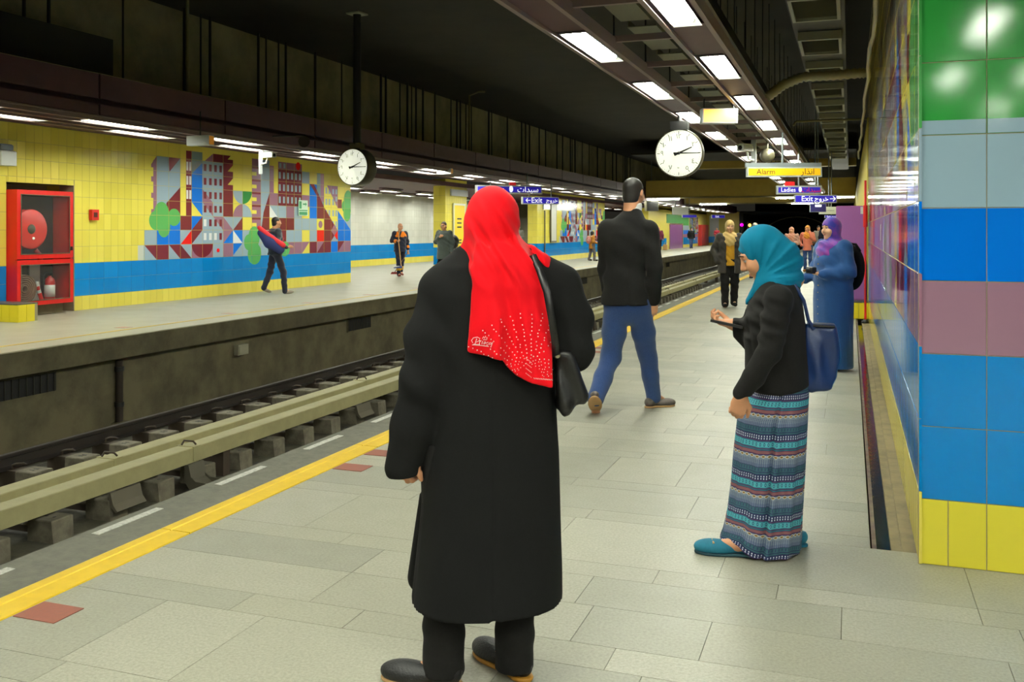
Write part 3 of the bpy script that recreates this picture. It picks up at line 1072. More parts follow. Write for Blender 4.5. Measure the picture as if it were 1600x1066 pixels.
# unseen passage lamps; some mirror in green tiles, others added to brighten the pier
for x, y in ((1.1, -3.6), (1.95, -3.6), (1.1, -.6), (1.95, -.6), (2.8, -3.6), (2.8, -.6), (2.8, 1.6), (1.95, -6.6)):
    lamp(x, y, 3.2, 'white fluorescent lamp in the passage behind the corner pier', 'lamps in the passage')
# crossbars and perforated cable trays between the near channels
M_perf = mat('perforated_tray', (118, 116, 96), 0.6, noise=(160, 0.5, (70, 68, 56)))
rack = thing('cable_rack', 'dark crossbars and perforated trays hung between the near lamp channels', 'cable rack', (-1.785, 0, 0))
cbm = MB().box(-.33, .33, -.022, .022, 3.26, 3.32).mesh('crossbar', M_maroon_lt)
trm = MB().box(-.13, .13, -.6, .6, 3.42, 3.43).box(-.14, -.13, -.6, .6, 3.42, 3.5).box(.13, .14, -.6, .6, 3.42, 3.5).mesh('perforated_tray', M_perf)
hgm = MB().box(-.008, .008, -.008, .008, 3.3, 5.9).mesh('hanger', M_dark)
y = 1.4
while y < 46:
    inst('crossbar', cbm, rack, (0, y, 0))
    inst('hanger', hgm, rack, (.3, y, 0))
    inst('hanger', hgm, rack, (-.32, y, 0))
    y += 1.475
for i in range(16):
    inst('perforated_tray', trm, rack, (-.08, 2.13 + i * 1.475, 0))
for i, xx in enumerate((-.28, .3)):
    MB().box(xx - .05, xx + .05, 0, 46, 3.95, 4.1).build('cable_trunk', M_dark, rack)

# fascia over the far platform edge
fas = thing('fascia', 'long maroon panelled fascia over the far platform edge', 'fascia', (-10.3, 0, 0))
fpm = MB().box(-.03, .0, .02, 2.93, 3.165, 3.76).mesh('fascia_panel', M_maroon)
y = 10.98 - 6 * 2.95
while y < 92:
    inst('fascia_panel', fpm, fas, (0, y, 0))
    y += 2.95
MB().box(-.06, -.03, -7, 93, 3.18, 3.74).build('fascia_back', M_dark, fas)
MB().box(-.45, 0.0, -7, 93, 3.761, 3.77).build('fascia_ledge', M_ledge, fas)
for zz, xx in ((3.15, -.02), (3.16, -.065)):
    MB().box(xx - .012, xx + .012, -7, 93, zz - .012, zz + .006).build('trim_rail', M_maroon_lt, fas)
MB().box(-.44, -.06, -7, 93, 3.26, 3.29).build('fascia_soffit', M_maroon, fas)

# hanging rods and pipes in front of the upper wall
M_pipe = mat('black_pipe', (24, 24, 20), 0.6)
M_pipe2 = mat('pale_pipe', (120, 112, 70), 0.6)
rp_ = random.Random(21)
y = 9.0
n = 0
while y < 60:
    y += rp_.choice([.3, .5, .9, 1.3, 1.7])
    tag(MB().tube([(0, 0, 0), (0, 0, 2.25)], rp_.choice([.02, .03, .035]), 6).build('hanging_rod', M_pipe, None, (-12.5, y, 3.65)), '%s thin black rod from the left before the dark upper wall' % nth(n + 1), 'rod', 'hanging rods before the upper wall')
    n += 1
    if n > 50:
        break
tag(MB().tube([(0, 0, 0), (0, 0, 2.5)], .035, 8).build('vertical_pipe', M_pipe2, None, (-11.2, 14.05, 3.42)), 'pale vertical pipe rising from the maroon fascia at the left', 'pipe')
tag(MB().tube([(0, 0, 0), (0, 0, 1.75), (.18, .3, 1.9), (.3, .5, 1.92)], .03, 8).build('bent_pipe', M_pipe2, None, (-10.7, 26.2, 3.75)), 'pale pipe with bent top above the middle of the fascia', 'pipe')
ub = tag(MB().box(-12.69, -11.9, 4, 13.0, 4.0, 4.75).build('ventilation_duct', mat('black_duct', (40, 40, 33), 0.7)), 'dark rectangular duct on the upper wall at the left', 'duct')

# ducts and grilles above the right edge of the near platform
M_duct = mat('grey_duct', (74, 72, 62), 0.6, noise=(3, 0.5, (52, 50, 42)))
M_grille = mat('grille', (150, 148, 124), 0.5)
vd = thing('air_duct', 'long dark air duct above the right edge of the near platform', 'duct', (-.4, 0, 4.25))
MB().box(-.34, .34, -4, 46, .02, .5).build('duct_body', M_duct, vd)
for k in range(12):
    y = 9.6 + 2.45 * k
    g = thing('air_grille', '%s pale air grille from the near end under the dark duct' % nth(k + 1), 'grille', (-.4, y, 4.2), 0, 'air grilles under the duct')
    for (a, b, c, d) in ((-.29, -.25, -.62, .62), (.25, .29, -.62, .62), (-.25, .25, -.62, -.56), (-.25, .25, .56, .62)):
        MB().box(a, b, c, d, -.06, .06).build('frame_bar', M_grille, g)
    ba = MB()
    for q in range(14):
        yy = -.5 + q * .077
        ba.add([(-.25, yy, -.03), (.25, yy, -.03), (.25, yy + .03, .02), (-.25, yy + .03, .02)], [(0, 1, 2, 3)])
    stuff(ba.build('grille_fins', M_grille, g))
    MB().box(-.25, .25, -.56, .56, .03, .05).build('grille_back', M_dark, g)
# flexible foil duct and pipes crossing on the right
pts = [(-.95 + .0 * i, 13.2, 3.38) for i in range(1)]
fx = []
path = [Vector((-1.05, 13.2, 3.28)), Vector((-.85, 13.3, 3.45)), Vector((-.6, 13.35, 3.55)), Vector((-.25, 13.35, 3.55)), Vector((.1, 13.35, 3.56)), Vector((.285, 13.35, 3.56))]
pp_, rr_ = [], []
for a, b in zip(path[:-1], path[1:]):
    for q in range(8):
        pp_.append(a.lerp(b, q / 8))
        rr_.append(.075 if q % 2 else .058)
tag(MB().tube(pp_, rr_, 10).build('flexible_duct', mat('foil_duct', (150, 142, 104), 0.4, metal=0.3)), 'ribbed flexible foil duct bent down toward the lamp channel', 'duct')
tag(MB().tube([(-.95, 17.6, 3.35), (-.9, 17.6, 3.42), (.4, 17.6, 3.42)], .022, 6).build('conduit', M_pipe2), 'thin conduit crossing below the grilles to the right wall', 'pipe')
cab_pts = [(.16 + .02 * math.sin(i * 1.7), 6 + i * .8, 3.2 + .05 * math.cos(i * 2.1) + .04 * i) for i in range(26)]
tag(MB().tube([(.2 + .012 * math.sin(i * 1.7), 5 + i * .9, 3.32 + .03 * math.cos(i * 2.1)) for i in range(24)], .022, 6).build('cable_bundle', mat('pale_cable', (186, 178, 140), 0.5)), 'pale cable bundle running along the top of the right wall', 'cable')

# mezzanine beams across the tracks
M_beam = mat('dim_yellow_beam', (176, 152, 70), 0.6, noise=(3, 0.35, (150, 126, 58)))
for (y, z0, z1, x0, x1) in ((50, 3.22, 4.12, -10.25, .28), (62, 3.22, 4.4, -10.2, .28)):
    g = struct(MB().box(x0, x1, y, y + .8, z0, z1).build('trim_mezzanine_beam', M_beam))
    MB().box(x0, x1, y - .05, y, z0 - .06, z0 + .02).build('beam_rail', M_ledge, g)
struct(MB().box(-7.6, .28, 46, 46.6, 4.45, 4.8).build('trim_high_beam', M_beam))
struct(MB().box(-10.2, .28, 46, 108, 5.2, 5.3).build('ceiling_mezzanine', M_ceil))
LRX = [MB().box(-.9, .9, -.07, .07, .02, .09).mesh('housing', M_refl), MB().tube([(-.85, 0, -.02), (.85, 0, -.02)], .035, 8).mesh('tube', M_tube)]
for i, (x, y, z) in enumerate(((-9.3, 49.8, 3.25), (-2.7, 49.8, 3.25), (-.1 - .55, 49.8, 3.25), (-8.3, 61.8, 3.28), (-2.6, 61.8, 3.28))):
    t = thing('batten_lamp', ('leftmost batten lamp under the nearer mezzanine beam', 'middle batten lamp under the nearer mezzanine beam', 'rightmost batten lamp under the nearer mezzanine beam', 'left batten lamp under the farther mezzanine beam', 'right batten lamp under the farther mezzanine beam')[i], 'lamp', (x, y + .05, z - .11), 0, 'battens under the mezzanine beams')
    inst('housing', LRX[0], t)
    inst('tube', LRX[1], t)
# ------------------------------------------------------------------ clocks
M_face = mat('clock_face', (236, 238, 226), 0.4, emit=((250, 252, 240), 0.42))
M_hand = mat('black_print', (16, 16, 18), 0.5)
M_case = mat('clock_case', (88, 84, 66), 0.4, metal=0.2)


def clock(label, x, y, z, dia, rotz, dep, pole_top, pole_r, box_top):
    R_ = dia / 2
    t = thing('station_clock', label, 'clock', (x, y, z), rotz)
    MB().lathe([(R_ * .97, dep / 2 - .012), (R_, dep / 2), (R_ * 1.02, dep / 2 - .02), (R_ * 1.02, -dep / 2 + .02), (R_, -dep / 2), (R_ * .97, -dep / 2 + .012)], 40, axis='y').build('case', M_case, t)
    for s in (1, -1):
        MB().lathe([(0, s * (dep / 2 - .006)), (R_ * .965, s * (dep / 2 - .006))], 40, axis='y', smooth=False).build('dial', M_face, t)
    fy = -dep / 2 + .003
    tick = MB()
    for k in range(60):
        a = math.radians(k * 6)
        r0 = R_ * (.80 if k % 5 == 0 else .87)
        wd = .0045 if k % 5 == 0 else .0022
        c_, s_ = math.cos(a), math.sin(a)
        q = [(r0, -wd), (R_ * .92, -wd), (R_ * .92, wd), (r0, wd)]
        tick.add([(u * s_ + v * c_, fy, u * c_ - v * s_) for u, v in q], [(3, 2, 1, 0)])
    stuff(tick.build('minute_marks', M_hand, t))
    digs = '١٢ ١ ٢ ٣ ٤ ٥ ٦ ٧ ٨ ٩ ١٠ ١١'.split()
    for k, d in enumerate(digs):
        if k == 3:
            continue
        a = math.radians(k * 30)
        text_mesh(d, R_ * .29, M_hand, 'numeral', t, (R_ * .70 * math.sin(a), fy + .001, R_ * .70 * math.cos(a)), (math.pi / 2, 0, 0), .0008)

    def hand(nm, ang, L, w0, tail):
        a = math.radians(ang)
        c_, s_ = math.cos(a), math.sin(a)
        q = [(-tail, -w0), (L, -w0 * .45), (L, w0 * .45), (-tail, w0)]
        yy = fy - .006
        MB().add([(u * s_ + v * c_, yy, u * c_ - v * s_) for u, v in q] + [(u * s_ + v * c_, yy - .003, u * c_ - v * s_) for u, v in q],
                 [(0, 1, 2, 3), (7, 6, 5, 4), (0, 4, 5, 1), (1, 5, 6, 2), (2, 6, 7, 3), (3, 7, 4, 0)]).build(nm, M_hand, t)
    hand('hour_hand', 67, R_ * .60, .017, R_ * .2)
    hand('minute_hand', 91, R_ * .9, .012, R_ * .22)
    MB().lathe([(0, -fy + .012), (.02, -fy + .01), (.024, -fy)], 12, axis='y').build('hub', M_hand, t)
    MB().box(-.13, .13, -.08, .08, R_ - .01, R_ + .12).build('bracket', M_dark if not box_top else M_case, t)
    MB().tube([(0, 0, R_ + .1), (0, 0, pole_top - z)], pole_r, 10).build('post', M_dark, t)
    if box_top:
        MB().box(-.16, .16, -.16, .16, pole_top - z - .03, pole_top - z).build('ceiling_plate', M_grille, t)
    return t


clock('round white clock hanging over the near platform left of the alarm sign', -2.42, 14.3, 2.64, .72, -.05, .12, 3.2, .035, False)
clock('round white clock on a tall black post over the far platform edge', -9.45, 17.1, 2.76, .74, -.12, .34, 5.9, .085, True)

# ------------------------------------------------------------------ signs
M_sblue = mat('sign_blue', (40, 30, 170), 0.35, emit=((46, 34, 190), 0.35))
M_sfr = mat('sign_frame', (176, 182, 180), 0.4)
M_swhite = mat('sign_white', (246, 246, 250), 0.4, emit=((250, 250, 255), 0.9))
M_sred = mat('sign_red', (210, 30, 40), 0.4, emit=((220, 30, 40), 0.3))
M_syel = mat('sign_yellow', (244, 190, 20), 0.4, emit=((250, 190, 20), 0.35))
M_sgrey = mat('sign_grey', (120, 128, 130), 0.5)
AR_ALARM, AR_LADIES, AR_EXIT = '\ufead\ufe8d\ufeac\ufee7\ufe8d', '\ufe95\ufe8d\ufeaa\ufef4\ufeb3', '\ufe9d\ufeed\ufeae\ufea7'


def sign(name, label, x, y, z, wd, ht, rotz, face, texts, dep=.14, frame=.03, hang=None, extra=None, frm=None):
    """texts: (string, size, x, material)"""
    t = thing(name, label, 'sign', (x, y, z), rotz)
    MB().box(-wd / 2, wd / 2, -dep / 2, dep / 2, -ht / 2, ht / 2).build('sign_box', frm or M_sfr, t)
    MB().box(-wd / 2 + frame, wd / 2 - frame, -dep / 2 - .004, -dep / 2, -ht / 2 + frame, ht / 2 - frame).build('sign_face', face, t)
    if False:
        pass
    for s_, sz, xx, mm in texts:
        text_mesh(s_, sz, mm, 'lettering', t, (xx, -dep / 2 - .005, 0 if len(s_) > 1 else 0), (math.pi / 2, 0, 0), .001)
    if hang:
        for xx in hang[1]:
            MB().tube([(xx, 0, ht / 2), (xx, 0, hang[0] - z)], .02, 8).build('hanger', M_sgrey, t)
    return t


def W_(u, v, d):
    """point in the place seen at picture point u,v at depth d"""
    r = (u - 800) / FPX * d
    return Vector((r * CPH - d * SPH, r * SPH + d * CPH, EYE - (v - VPY) / FPX * d))


al = sign('alarm_sign', 'yellow illuminated alarm sign over the near platform', *W_(1224.5, 269, 16.5), 1.28, .17, PHI - .05, M_syel,
          [('Alarm', .13, -.32, M_hand), (AR_ALARM, .14, .40, M_hand)], .12, .025, (3.3, (-.02,)))
MB().box(-.66, .64, -.03, .05, .085, .16).build('top_beam', M_sgrey, al)
ls1 = sign('ladies_sign', 'blue ladies sign below the alarm sign', *W_(1248, 297, 21), .98, .19, PHI - .05, M_sblue,
     [('Ladies', .13, -.24, M_swhite), (AR_LADIES, .15, .26, M_sred), ('\u2b2e', .15, 0.02, M_swhite)], .1, .035, (3.3, (0.0,)))
sign('exit_sign', 'glowing blue exit sign below the ladies sign', *W_(1274, 311, 24), 1.05, .2, PHI - .05, M_sblue,
     [('Exit', .19, -.22, M_swhite), (AR_EXIT, .17, .14, M_swhite), ('\u2192', .2, .42, M_swhite)], .1, .02, (5.91, (.0,)))
sq = sign('small_blue_sign', 'small square blue sign under the glowing exit sign', *W_(1278, 325, 27), .46, .24, PHI, mat('deep_blue', (40, 36, 110), 0.4), [], .05, .01, (5.91, (0,)))
MB().box(-.09, .09, -.036, -.03, .03, .09).build('white_patch', M_swhite, sq)
pb = sign('paper_notice', 'white notice board left of the purple panel', *W_(1295, 329, 30), .62, .24, PHI, mat('paper_white', (214, 218, 204), 0.6), [('Information', .07, 0, M_sgrey)], .04, .01, (5.91, (0,)))
sign('blue_direction_sign', 'narrow blue sign under the white notice left of the purple panel', *W_(1299, 338.5, 32), .45, .085, PHI, M_sblue, [('Exit', .08, -.1, M_swhite), (AR_EXIT, .08, .1, M_swhite)], .04, .006, (5.91, (0,)))
# far side
PF = PHI + .25
ls2 = sign('ladies_sign', 'blue ladies sign over the far platform behind the red headscarf', *W_(795, 296.5, 30), 2.15, .27, PF, M_sblue,
     [('Ladies', .22, -.45, M_swhite), (AR_LADIES, .24, .6, M_swhite), ('\u2b2e', .26, 0.05, M_swhite)], .2, .045, (3.3, (-.6, .6)))
sign('exit_sign', 'blue exit sign with arrow over the far platform', *W_(844, 313.5, 33), 1.32, .26, PF, M_sblue,
     [('\u2190', .24, -.46, M_swhite), ('Exit', .26, -.15, M_swhite), (AR_EXIT, .2, .4, M_swhite)], .18, .03, (3.2, (-.4, .4)))
sign('blue_hanging_sign', 'blue sign far along the far platform', *W_(1077, 338, 60), 1.0, .2, PF, M_sblue, [], .1, .03, (5.22, (0,)))
sign('blue_hanging_sign', 'blue and white sign at the end of the far platform', *W_(1122, 338.5, 72), 1.1, .26, PF, M_sblue, [('Exit', .2, -.1, M_swhite)], .1, .03, (5.22, (0,)))
sign('white_notice_board', 'large white notice board high over the far platform', *W_(1063, 329.5, 55), .98, .46, PF, mat('notice_white', (222, 224, 214), 0.5), [], .06, .01, (5.22, (-.3, .3)))
mon = sign('dark_monitor', 'dark hanging screen right of the walking man', *W_(1018, 322, 50.5), .68, .55, PF, M_dark, [], .3, .03, (5.21, (0,)), frm=M_case)
for par_, xx, zz in ((ls2, .12, .134), (ls1, -.2, .094)):
    MB().box(-.1 + xx, .1 + xx, -.05, .05, zz, zz + .09).build('beacon', M_sred, par_)['label'] = 'red beacon on top of the sign'
# plain illuminated box between the near channels
M_warm = mat('warm_glow', (255, 214, 120), 0.4, emit=((255, 165, 50), 1.5))
lb = thing('light_box', 'warm glowing light box hanging between the near lamp channels', 'sign', W_(1123, 182, 12.9), PHI)
MB().box(-.24, .24, -.09, .09, -.1, .1).build('box_body', M_sfr, lb)
MB().box(-.22, .22, -.095, -.09, -.085, .085).build('box_face', M_warm, lb)
for x_ in (-.2, .2):
    MB().tube([(x_, 0, .09), (x_, 0, .24)], .012, 6).build('hanger', M_dark, lb)
M_amber = mat('amber_panel', (190, 130, 40), 0.4, emit=((200, 130, 40), 0.3))
for u, v, d_, lab in ((313, 220, 14.6, 'amber light box under the far fascia above the mural'), (695, 268, 26, 'amber light box under the far fascia above the yellow pier')):
    lb = thing('light_box', lab, 'sign', W_(u, v, d_), PF + .9)
    MB().box(-.06, .06, -.22, .22, -.075, .075).build('box_body', M_sfr, lb)
    MB().box(.06, .064, -.2, .2, -.06, .06).build('box_face', M_amber, lb)
    MB().box(-.05, .05, -.225, -.22, -.065, .065).build('box_end', M_amber, lb)
    MB().tube([(0, 0, .07), (0, 0, .45)], .012, 6).build('hanger', M_dark, lb)

# fire exit sign on the mural
fe_ = thing('fire_exit_sign', 'small green and white emergency exit sign on the mural', 'sign', (XL + .02, 21.35, 2.06))
MB().box(0, .008, -.22, .22, -.2, .2).build('plate', mat('sign_pale', (198, 222, 200), 0.4), fe_)
M_sgreen = mat('sign_green', (36, 140, 84), 0.4)
for a_, b_, c_, d_ in ((-.19, .19, -.18, -.10), (-.2, .2, -.08, -.05), (-.19, -.08, -.02, .17)):
    MB().box(.008, .010, a_, b_, c_, d_).build('green_band', M_sgreen, fe_)
MB().add([(.0105, -.02, .08), (.0105, .1, .08), (.0105, .1, .05), (.0105, .17, .1), (.0105, .1, .15), (.0105, .1, .12), (.0105, -.02, .12)], [(0, 1, 2, 3, 4, 5, 6)]).build('arrow', M_sgreen, fe_)
# call point on the wall
cp = thing('call_point', 'small red fire call point on the yellow tiles', 'call point', (XL + .015, 14.1, 1.77))
MB().box(-.005, .07, -.085, .085, -.1, .1).build('housing', mat('callpoint_red', (196, 30, 22), 0.4), cp)
MB().box(.07, .073, -.045, .045, -.045, .045).build('window', mat('callpoint_dark', (70, 20, 20), 0.3), cp)
# poster on the pier, framed board on second mural wall, plate above
po = thing('yellow_poster', 'tall yellow poster in white frame on the yellow pier', 'poster', (XL + .02, 31.75, 1.55))
MB().box(0, .04, -.55, .55, -.95, .9).build('frame', mat('poster_frame', (220, 216, 190), 0.4), po)
MB().box(.04, .044, -.47, .47, -.87, .83).build('sheet', mat('poster_yellow', (244, 208, 16), 0.5), po)
for zz in (.35, .2, .05, -.42, -.52):
    MB().box(.044, .046, -.25, .15, zz - .03, zz + .02).build('print_line', M_hand, po)
tag(MB().box(XL, XL + .06, 31.0, 32.55, 2.72, 2.95).build('name_plate', M_sfr), 'pale plate above the yellow poster', 'sign')
fb = thing('framed_board', 'tall grey framed board on the yellow part of the second mural wall', 'board', (XL + .02, 43.3, 1.85))
MB().box(0, .06, -.45, .45, -.95, .95).build('frame', M_case, fb)
MB().box(.06, .065, -.38, .38, -.87, .87).build('panel', mat('board_white', (206, 206, 196), 0.3), fb)
tag(MB().box(XL, XL + .05, 41.8, 46.9, 2.45, 2.75).build('name_board', mat('steel_board', (190, 194, 190), 0.25, metal=0.4)), 'long steel name board on the second mural wall', 'sign')
tag(MB().tube([(XL + .04, 42.0, 0), (XL + .04, 42.0, 2.4)], .03, 6).build('wall_pipe', M_case), 'thin grey pipe on the yellow tiles of the second mural wall', 'pipe')

# security cameras
M_camw = mat('camera_white', (208, 212, 206), 0.4)


def security_camera(label, p, rz, s=1.0):
    t = thing('security_camera', label, 'camera', p, rz)
    MB().cbox(-.07 * s, .07 * s, -.2 * s, .16 * s, -.05 * s, .06 * s, .02 * s).build('camera_body', M_camw, t)
    MB().box(-.08 * s, .08 * s, -.24 * s, .12 * s, .062 * s, .075 * s).build('sun_hood', M_camw, t)
    MB().lathe([(0, .205 * s), (.04 * s, .205 * s), (.045 * s, .19 * s)], 14, axis='y').build('lens', M_hand, t)
    MB().tube([(0, .05 * s, -.05 * s), (0, .1 * s, -.18 * s), (0, .3 * s, -.2 * s)], .022 * s, 8).build('arm', M_camw, t)
    MB().box(-.05 * s, .05 * s, .29 * s, .32 * s, -.45 * s, .3 * s).build('wall_plate', M_sfr, t)
    return t


security_camera('white security camera on bracket above the mural', W_(420, 243, 19.9), 1.3, .85)
security_camera('white security camera hung under the near left lamp channel', W_(1165, 232, 19), -.4, 1.1)
t = thing('wall_speaker', 'pale loudspeaker box on the yellow wall at the left picture edge', 'loudspeaker', (XL + .02, 12.06, 2.76))
MB().cbox(0, .2, -.18, .13, -.2, .05, .02).build('box_body', M_camw, t)
MB().cbox(0, .16, -.15, .1, .06, .16, .02).build('bracket_box', M_sgrey, t)
t = thing('dome_loudspeaker', 'small black horn speaker on the fascia left of the far clock', 'loudspeaker', W_(477, 222, 17.8), PHI)
MB().lathe([(.03, -.12), (.045, -.02), (.1, .1), (.11, .11)], 14, axis='y').build('horn', M_dark, t)
MB().lathe([(0, .09), (.075, .1)], 14, axis='y').build('grill', M_sfr, t)
MB().tube([(0, 0, 0), (0, 0, .12), (-.9, .2, .12)], .015, 6).build('bracket', M_dark, t)
t = thing('horn_loudspeaker', 'round grey loudspeaker hung left of the alarm sign', 'loudspeaker', W_(1199, 243, 18.5), PHI)
MB().lathe([(.0, .12), (.1, .11), (.13, .06), (.14, -.06), (.1, -.1)], 18, axis='y').build('drum', M_case, t)
MB().tube([(0, 0, .13), (0, 0, .5)], .02, 6).build('stem', M_case, t)

# ------------------------------------------------------------------ fire hose cabinet
M_cred = mat('cabinet_red', (206, 20, 16), 0.35, noise=(4, 0.25, (176, 18, 14)))
M_cglass = mat('cabinet_glass', (120, 124, 122), 0.04, alpha=0.10)
M_cin = mat('cabinet_inside', (48, 24, 28), 0.7)
cbx = thing('fire_hose_cabinet', 'red glazed fire hose cabinet in the yellow tiled niche', 'cabinet', (-13.22, 12.81, .19))
cw, ch, cdp = 1.22, 1.98, .42
hw = cw / 2
MB().box(-cdp, 0, -hw, -hw + .03, 0, ch).box(-cdp, 0, hw - .03, hw, 0, ch).box(-cdp, 0, -hw + .03, hw - .03, 0, .03).box(-cdp, 0, -hw + .03, hw - .03, ch - .03, ch).build('carcass', M_cred, cbx)
MB().box(-cdp, -cdp + .02, -hw + .03, hw - .03, .03, ch - .03).build('back_panel', M_cin, cbx)
MB().box(-cdp + .02, -.03, -hw + .03, hw - .03, .74, .76).build('shelf', M_cin, cbx)


def framed_door(z0, z1, nm):
    d = MB()
    f = .075
    d.box(0, .035, -hw, -hw + f, z0, z1).box(0, .035, hw - f, hw, z0, z1).box(0, .035, -hw + f, hw - f, z0, z0 + f).box(0, .035, -hw + f, hw - f, z1 - f, z1)
    o = d.build(nm, M_cred, cbx)
    g = MB()
    e = .014
    g.box(.03, .042, -hw + f, -hw + f + e, z0 + f, z1 - f).box(.03, .042, hw - f - e, hw - f, z0 + f, z1 - f).box(.03, .042, -hw + f + e, hw - f - e, z0 + f, z0 + f + e).box(.03, .042, -hw + f + e, hw - f - e, z1 - f - e, z1 - f)
    g.build('glazing_bead', M_case, o)
    MB().box(.012, .016, -hw + f, hw - f, z0 + f, z1 - f).build('glass_pane', M_cglass, o)
    return o


d1 = framed_door(.80, ch, 'upper_door')
MB().cbox(.035, .06, hw - .06, hw - .03, .93, 1.0, .006).build('latch', M_hand, d1)
d2 = framed_door(0, .78, 'lower_door')
MB().box(-.3, -.1, -.5, .5, -.18, 0).build('plinth', M_conc, cbx)
# its contents
hr = thing('hose_reel', 'red fire hose reel behind the upper glass of the cabinet', 'hose reel', (-13.38, 12.58, 1.50))
MB().lathe([(.0, .11), (.33, .11), (.345, .1), (.345, .085), (.1, .07), (.1, -.05), (.34, -.065), (.34, -.09), (0, -.09)], 36, axis='x').build('reel_disc', mat('reel_red', (214, 44, 38), 0.35), hr)
MB().lathe([(0, .14), (.05, .14), (.08, .12), (.085, .11)], 18, axis='x').build('reel_hub', M_case, hr)
MB().lathe([(.0, .125), (.02, .124), (.024, .11)], 10, (0, .04, -.16), axis='x').build('reel_valve', M_face, hr)
MB().tube([(.06, .12, -.36), (.1, .18, -.45), (.1, .2, -.6)], .045, 8).build('nozzle', mat('reel_dark_red', (140, 26, 26), 0.4), hr)
hc = thing('hose_coil', 'flat brown hose rolled up behind the lower glass of the cabinet', 'hose', (-13.36, 12.47, .47))
for q in range(6):
    MB().lathe([(.05 + .035 * q, -.05), (.05 + .035 * q, .06), (.075 + .035 * q, .06), (.075 + .035 * q, -.05)], 26, axis='x').build('hose_turn', mat('hose_brown', (112, 82, 62), 0.8) if q == 0 else bpy.data.materials['hose_brown'], hc)
ex = thing('fire_extinguisher', 'small red fire extinguisher behind the lower glass of the cabinet', 'extinguisher', (-13.36, 13.06, .225))
MB().lathe([(.0, 0), (.085, 0), (.09, .01), (.09, .34), (.07, .4), (.03, .43), (.03, .45), (0, .45)], 18).build('cylinder', mat('extinguisher_red', (176, 24, 26), 0.3), ex)
MB().lathe([(.0905, .08), (.0915, .08), (.0915, .29), (.0905, .29)], 18).build('label_band', M_camw, ex)
MB().tube([(0, 0, .45), (.04, 0, .5), (0, -.08, .52), (0, -.14, .44), (0, -.12, .3)], .014, 6).build('hose_loop', M_hand, ex)
bp_ = thing('branch_pipe', 'red and white branch pipe leaning inside the lower cabinet', 'nozzle', (-13.36, 12.77, .225))
MB().tube([(0, .12, .0), (0, .02, .28)], .035, 10).build('pipe_red', M_cred, bp_)
MB().tube([(0, .06, .16), (0, .0, .36)], [.037, .03], 10).build('pipe_white', M_camw, bp_)
tag(MB().box(-13.60, -13.57, 12.82, 13.05, .225, .93).build('instruction_sheet', M_camw), 'white sheet standing at the back of the lower cabinet', 'paper')

# ------------------------------------------------------------------ purple panel and red pipe beside the right wall
pu = thing('purple_panel', 'tall purple metal panel standing at the end of the right wall', 'panel', (.01, 17.22, .0))
MB().cbox(-.235, .25, 0, .35, 0, 1.9, .012).build('panel_body', mat('purple_metal', (150, 88, 152), 0.4), pu)
MB().box(.16, .23, -.02, 0, 1.76, 1.88).build('white_tab', M_camw, pu)
MB().box(-.225, .24, -.004, 0, .3, .305).build('panel_seam', M_maroon, pu)
rp2 = thing('red_pipe', 'slim red fire pipe standing beside the purple panel', 'pipe', (.235, 16.3, -.016))
MB().tube([(0, 0, 0.0), (0, 0, 2.3)], .018, 8).build('pipe', M_cred, rp2)
MB().tube([(0, 0, 1.55), (0, 0, 1.9)], .035, 8).build('valve', M_cred, rp2)
MB().lathe([(0, 0), (.06, 0), (.06, .03), (.02, .06)], 10).build('base_flange', M_hand, rp2)

# ------------------------------------------------------------------ escalator stair behind the far platform
M_step = mat('stair_step', (120, 116, 96), 0.6)
st = thing('staircase', 'stairs with pale balustrade rising behind the far platform', 'stairs', (-15.75, 41.5, 0))
stm = MB().box(-1.6, 1.6, 0, .30, 0, .165).mesh('step', M_step)
for k in range(13):
    inst('step', stm, st, (0, 4.6 + k * .28, k * .165))
M_bal = mat('balustrade', (196, 196, 190), 0.3, metal=0.2)
for x0_, x1_ in ((-1.75, -1.6), (1.6, 1.7)):
    MB().prism([(4.3, .1), (4.3, .95), (8.0, 3.0), (8.0, 2.2)], 'x', x0_, x1_).build('balustrade', M_bal, st)
struct(MB().box(-18.8, -14.2, 50.9, 51.2, 0, 3.2).build('wall_stair_back', M_conc_dark))

# signal lamps at the tunnel mouth
for u, v, c, lab in ((1159, 351.5, (255, 0, 200), 'magenta signal light at the tunnel mouth'), (1171.5, 352, (255, 190, 70), 'amber signal light at the tunnel mouth')):
    sg = thing('signal_light', lab, 'signal', W_(u, v, 88), PHI)
    MB().box(-.2, .2, .04, .2, -.5, .3).build('signal_head', M_hand, sg)
    MB().lathe([(0, .04), (.13, .03), (.14, -.02)], 12, axis='y').build('signal_lens', mat('signal_lens', c, .4, emit=(c, 6)), sg)
    MB().tube([(0, .1, -.5), (0, .1, -2.0 - EYE - .2)], .05, 6).build('signal_post', M_hand, sg)
# ------------------------------------------------------------------ people: surfaces grown from signed distance fields
def axis_pts(lo, hi, h, fine=()):
    out = [lo]
    while out[-1] < hi:
        x = out[-1]
        st = h
        for a, b, h2 in fine:
            if a - h * .5 <= x <= b:
                st = min(st, h2)
        out.append(x + st)
    return np.array(out, np.float32)


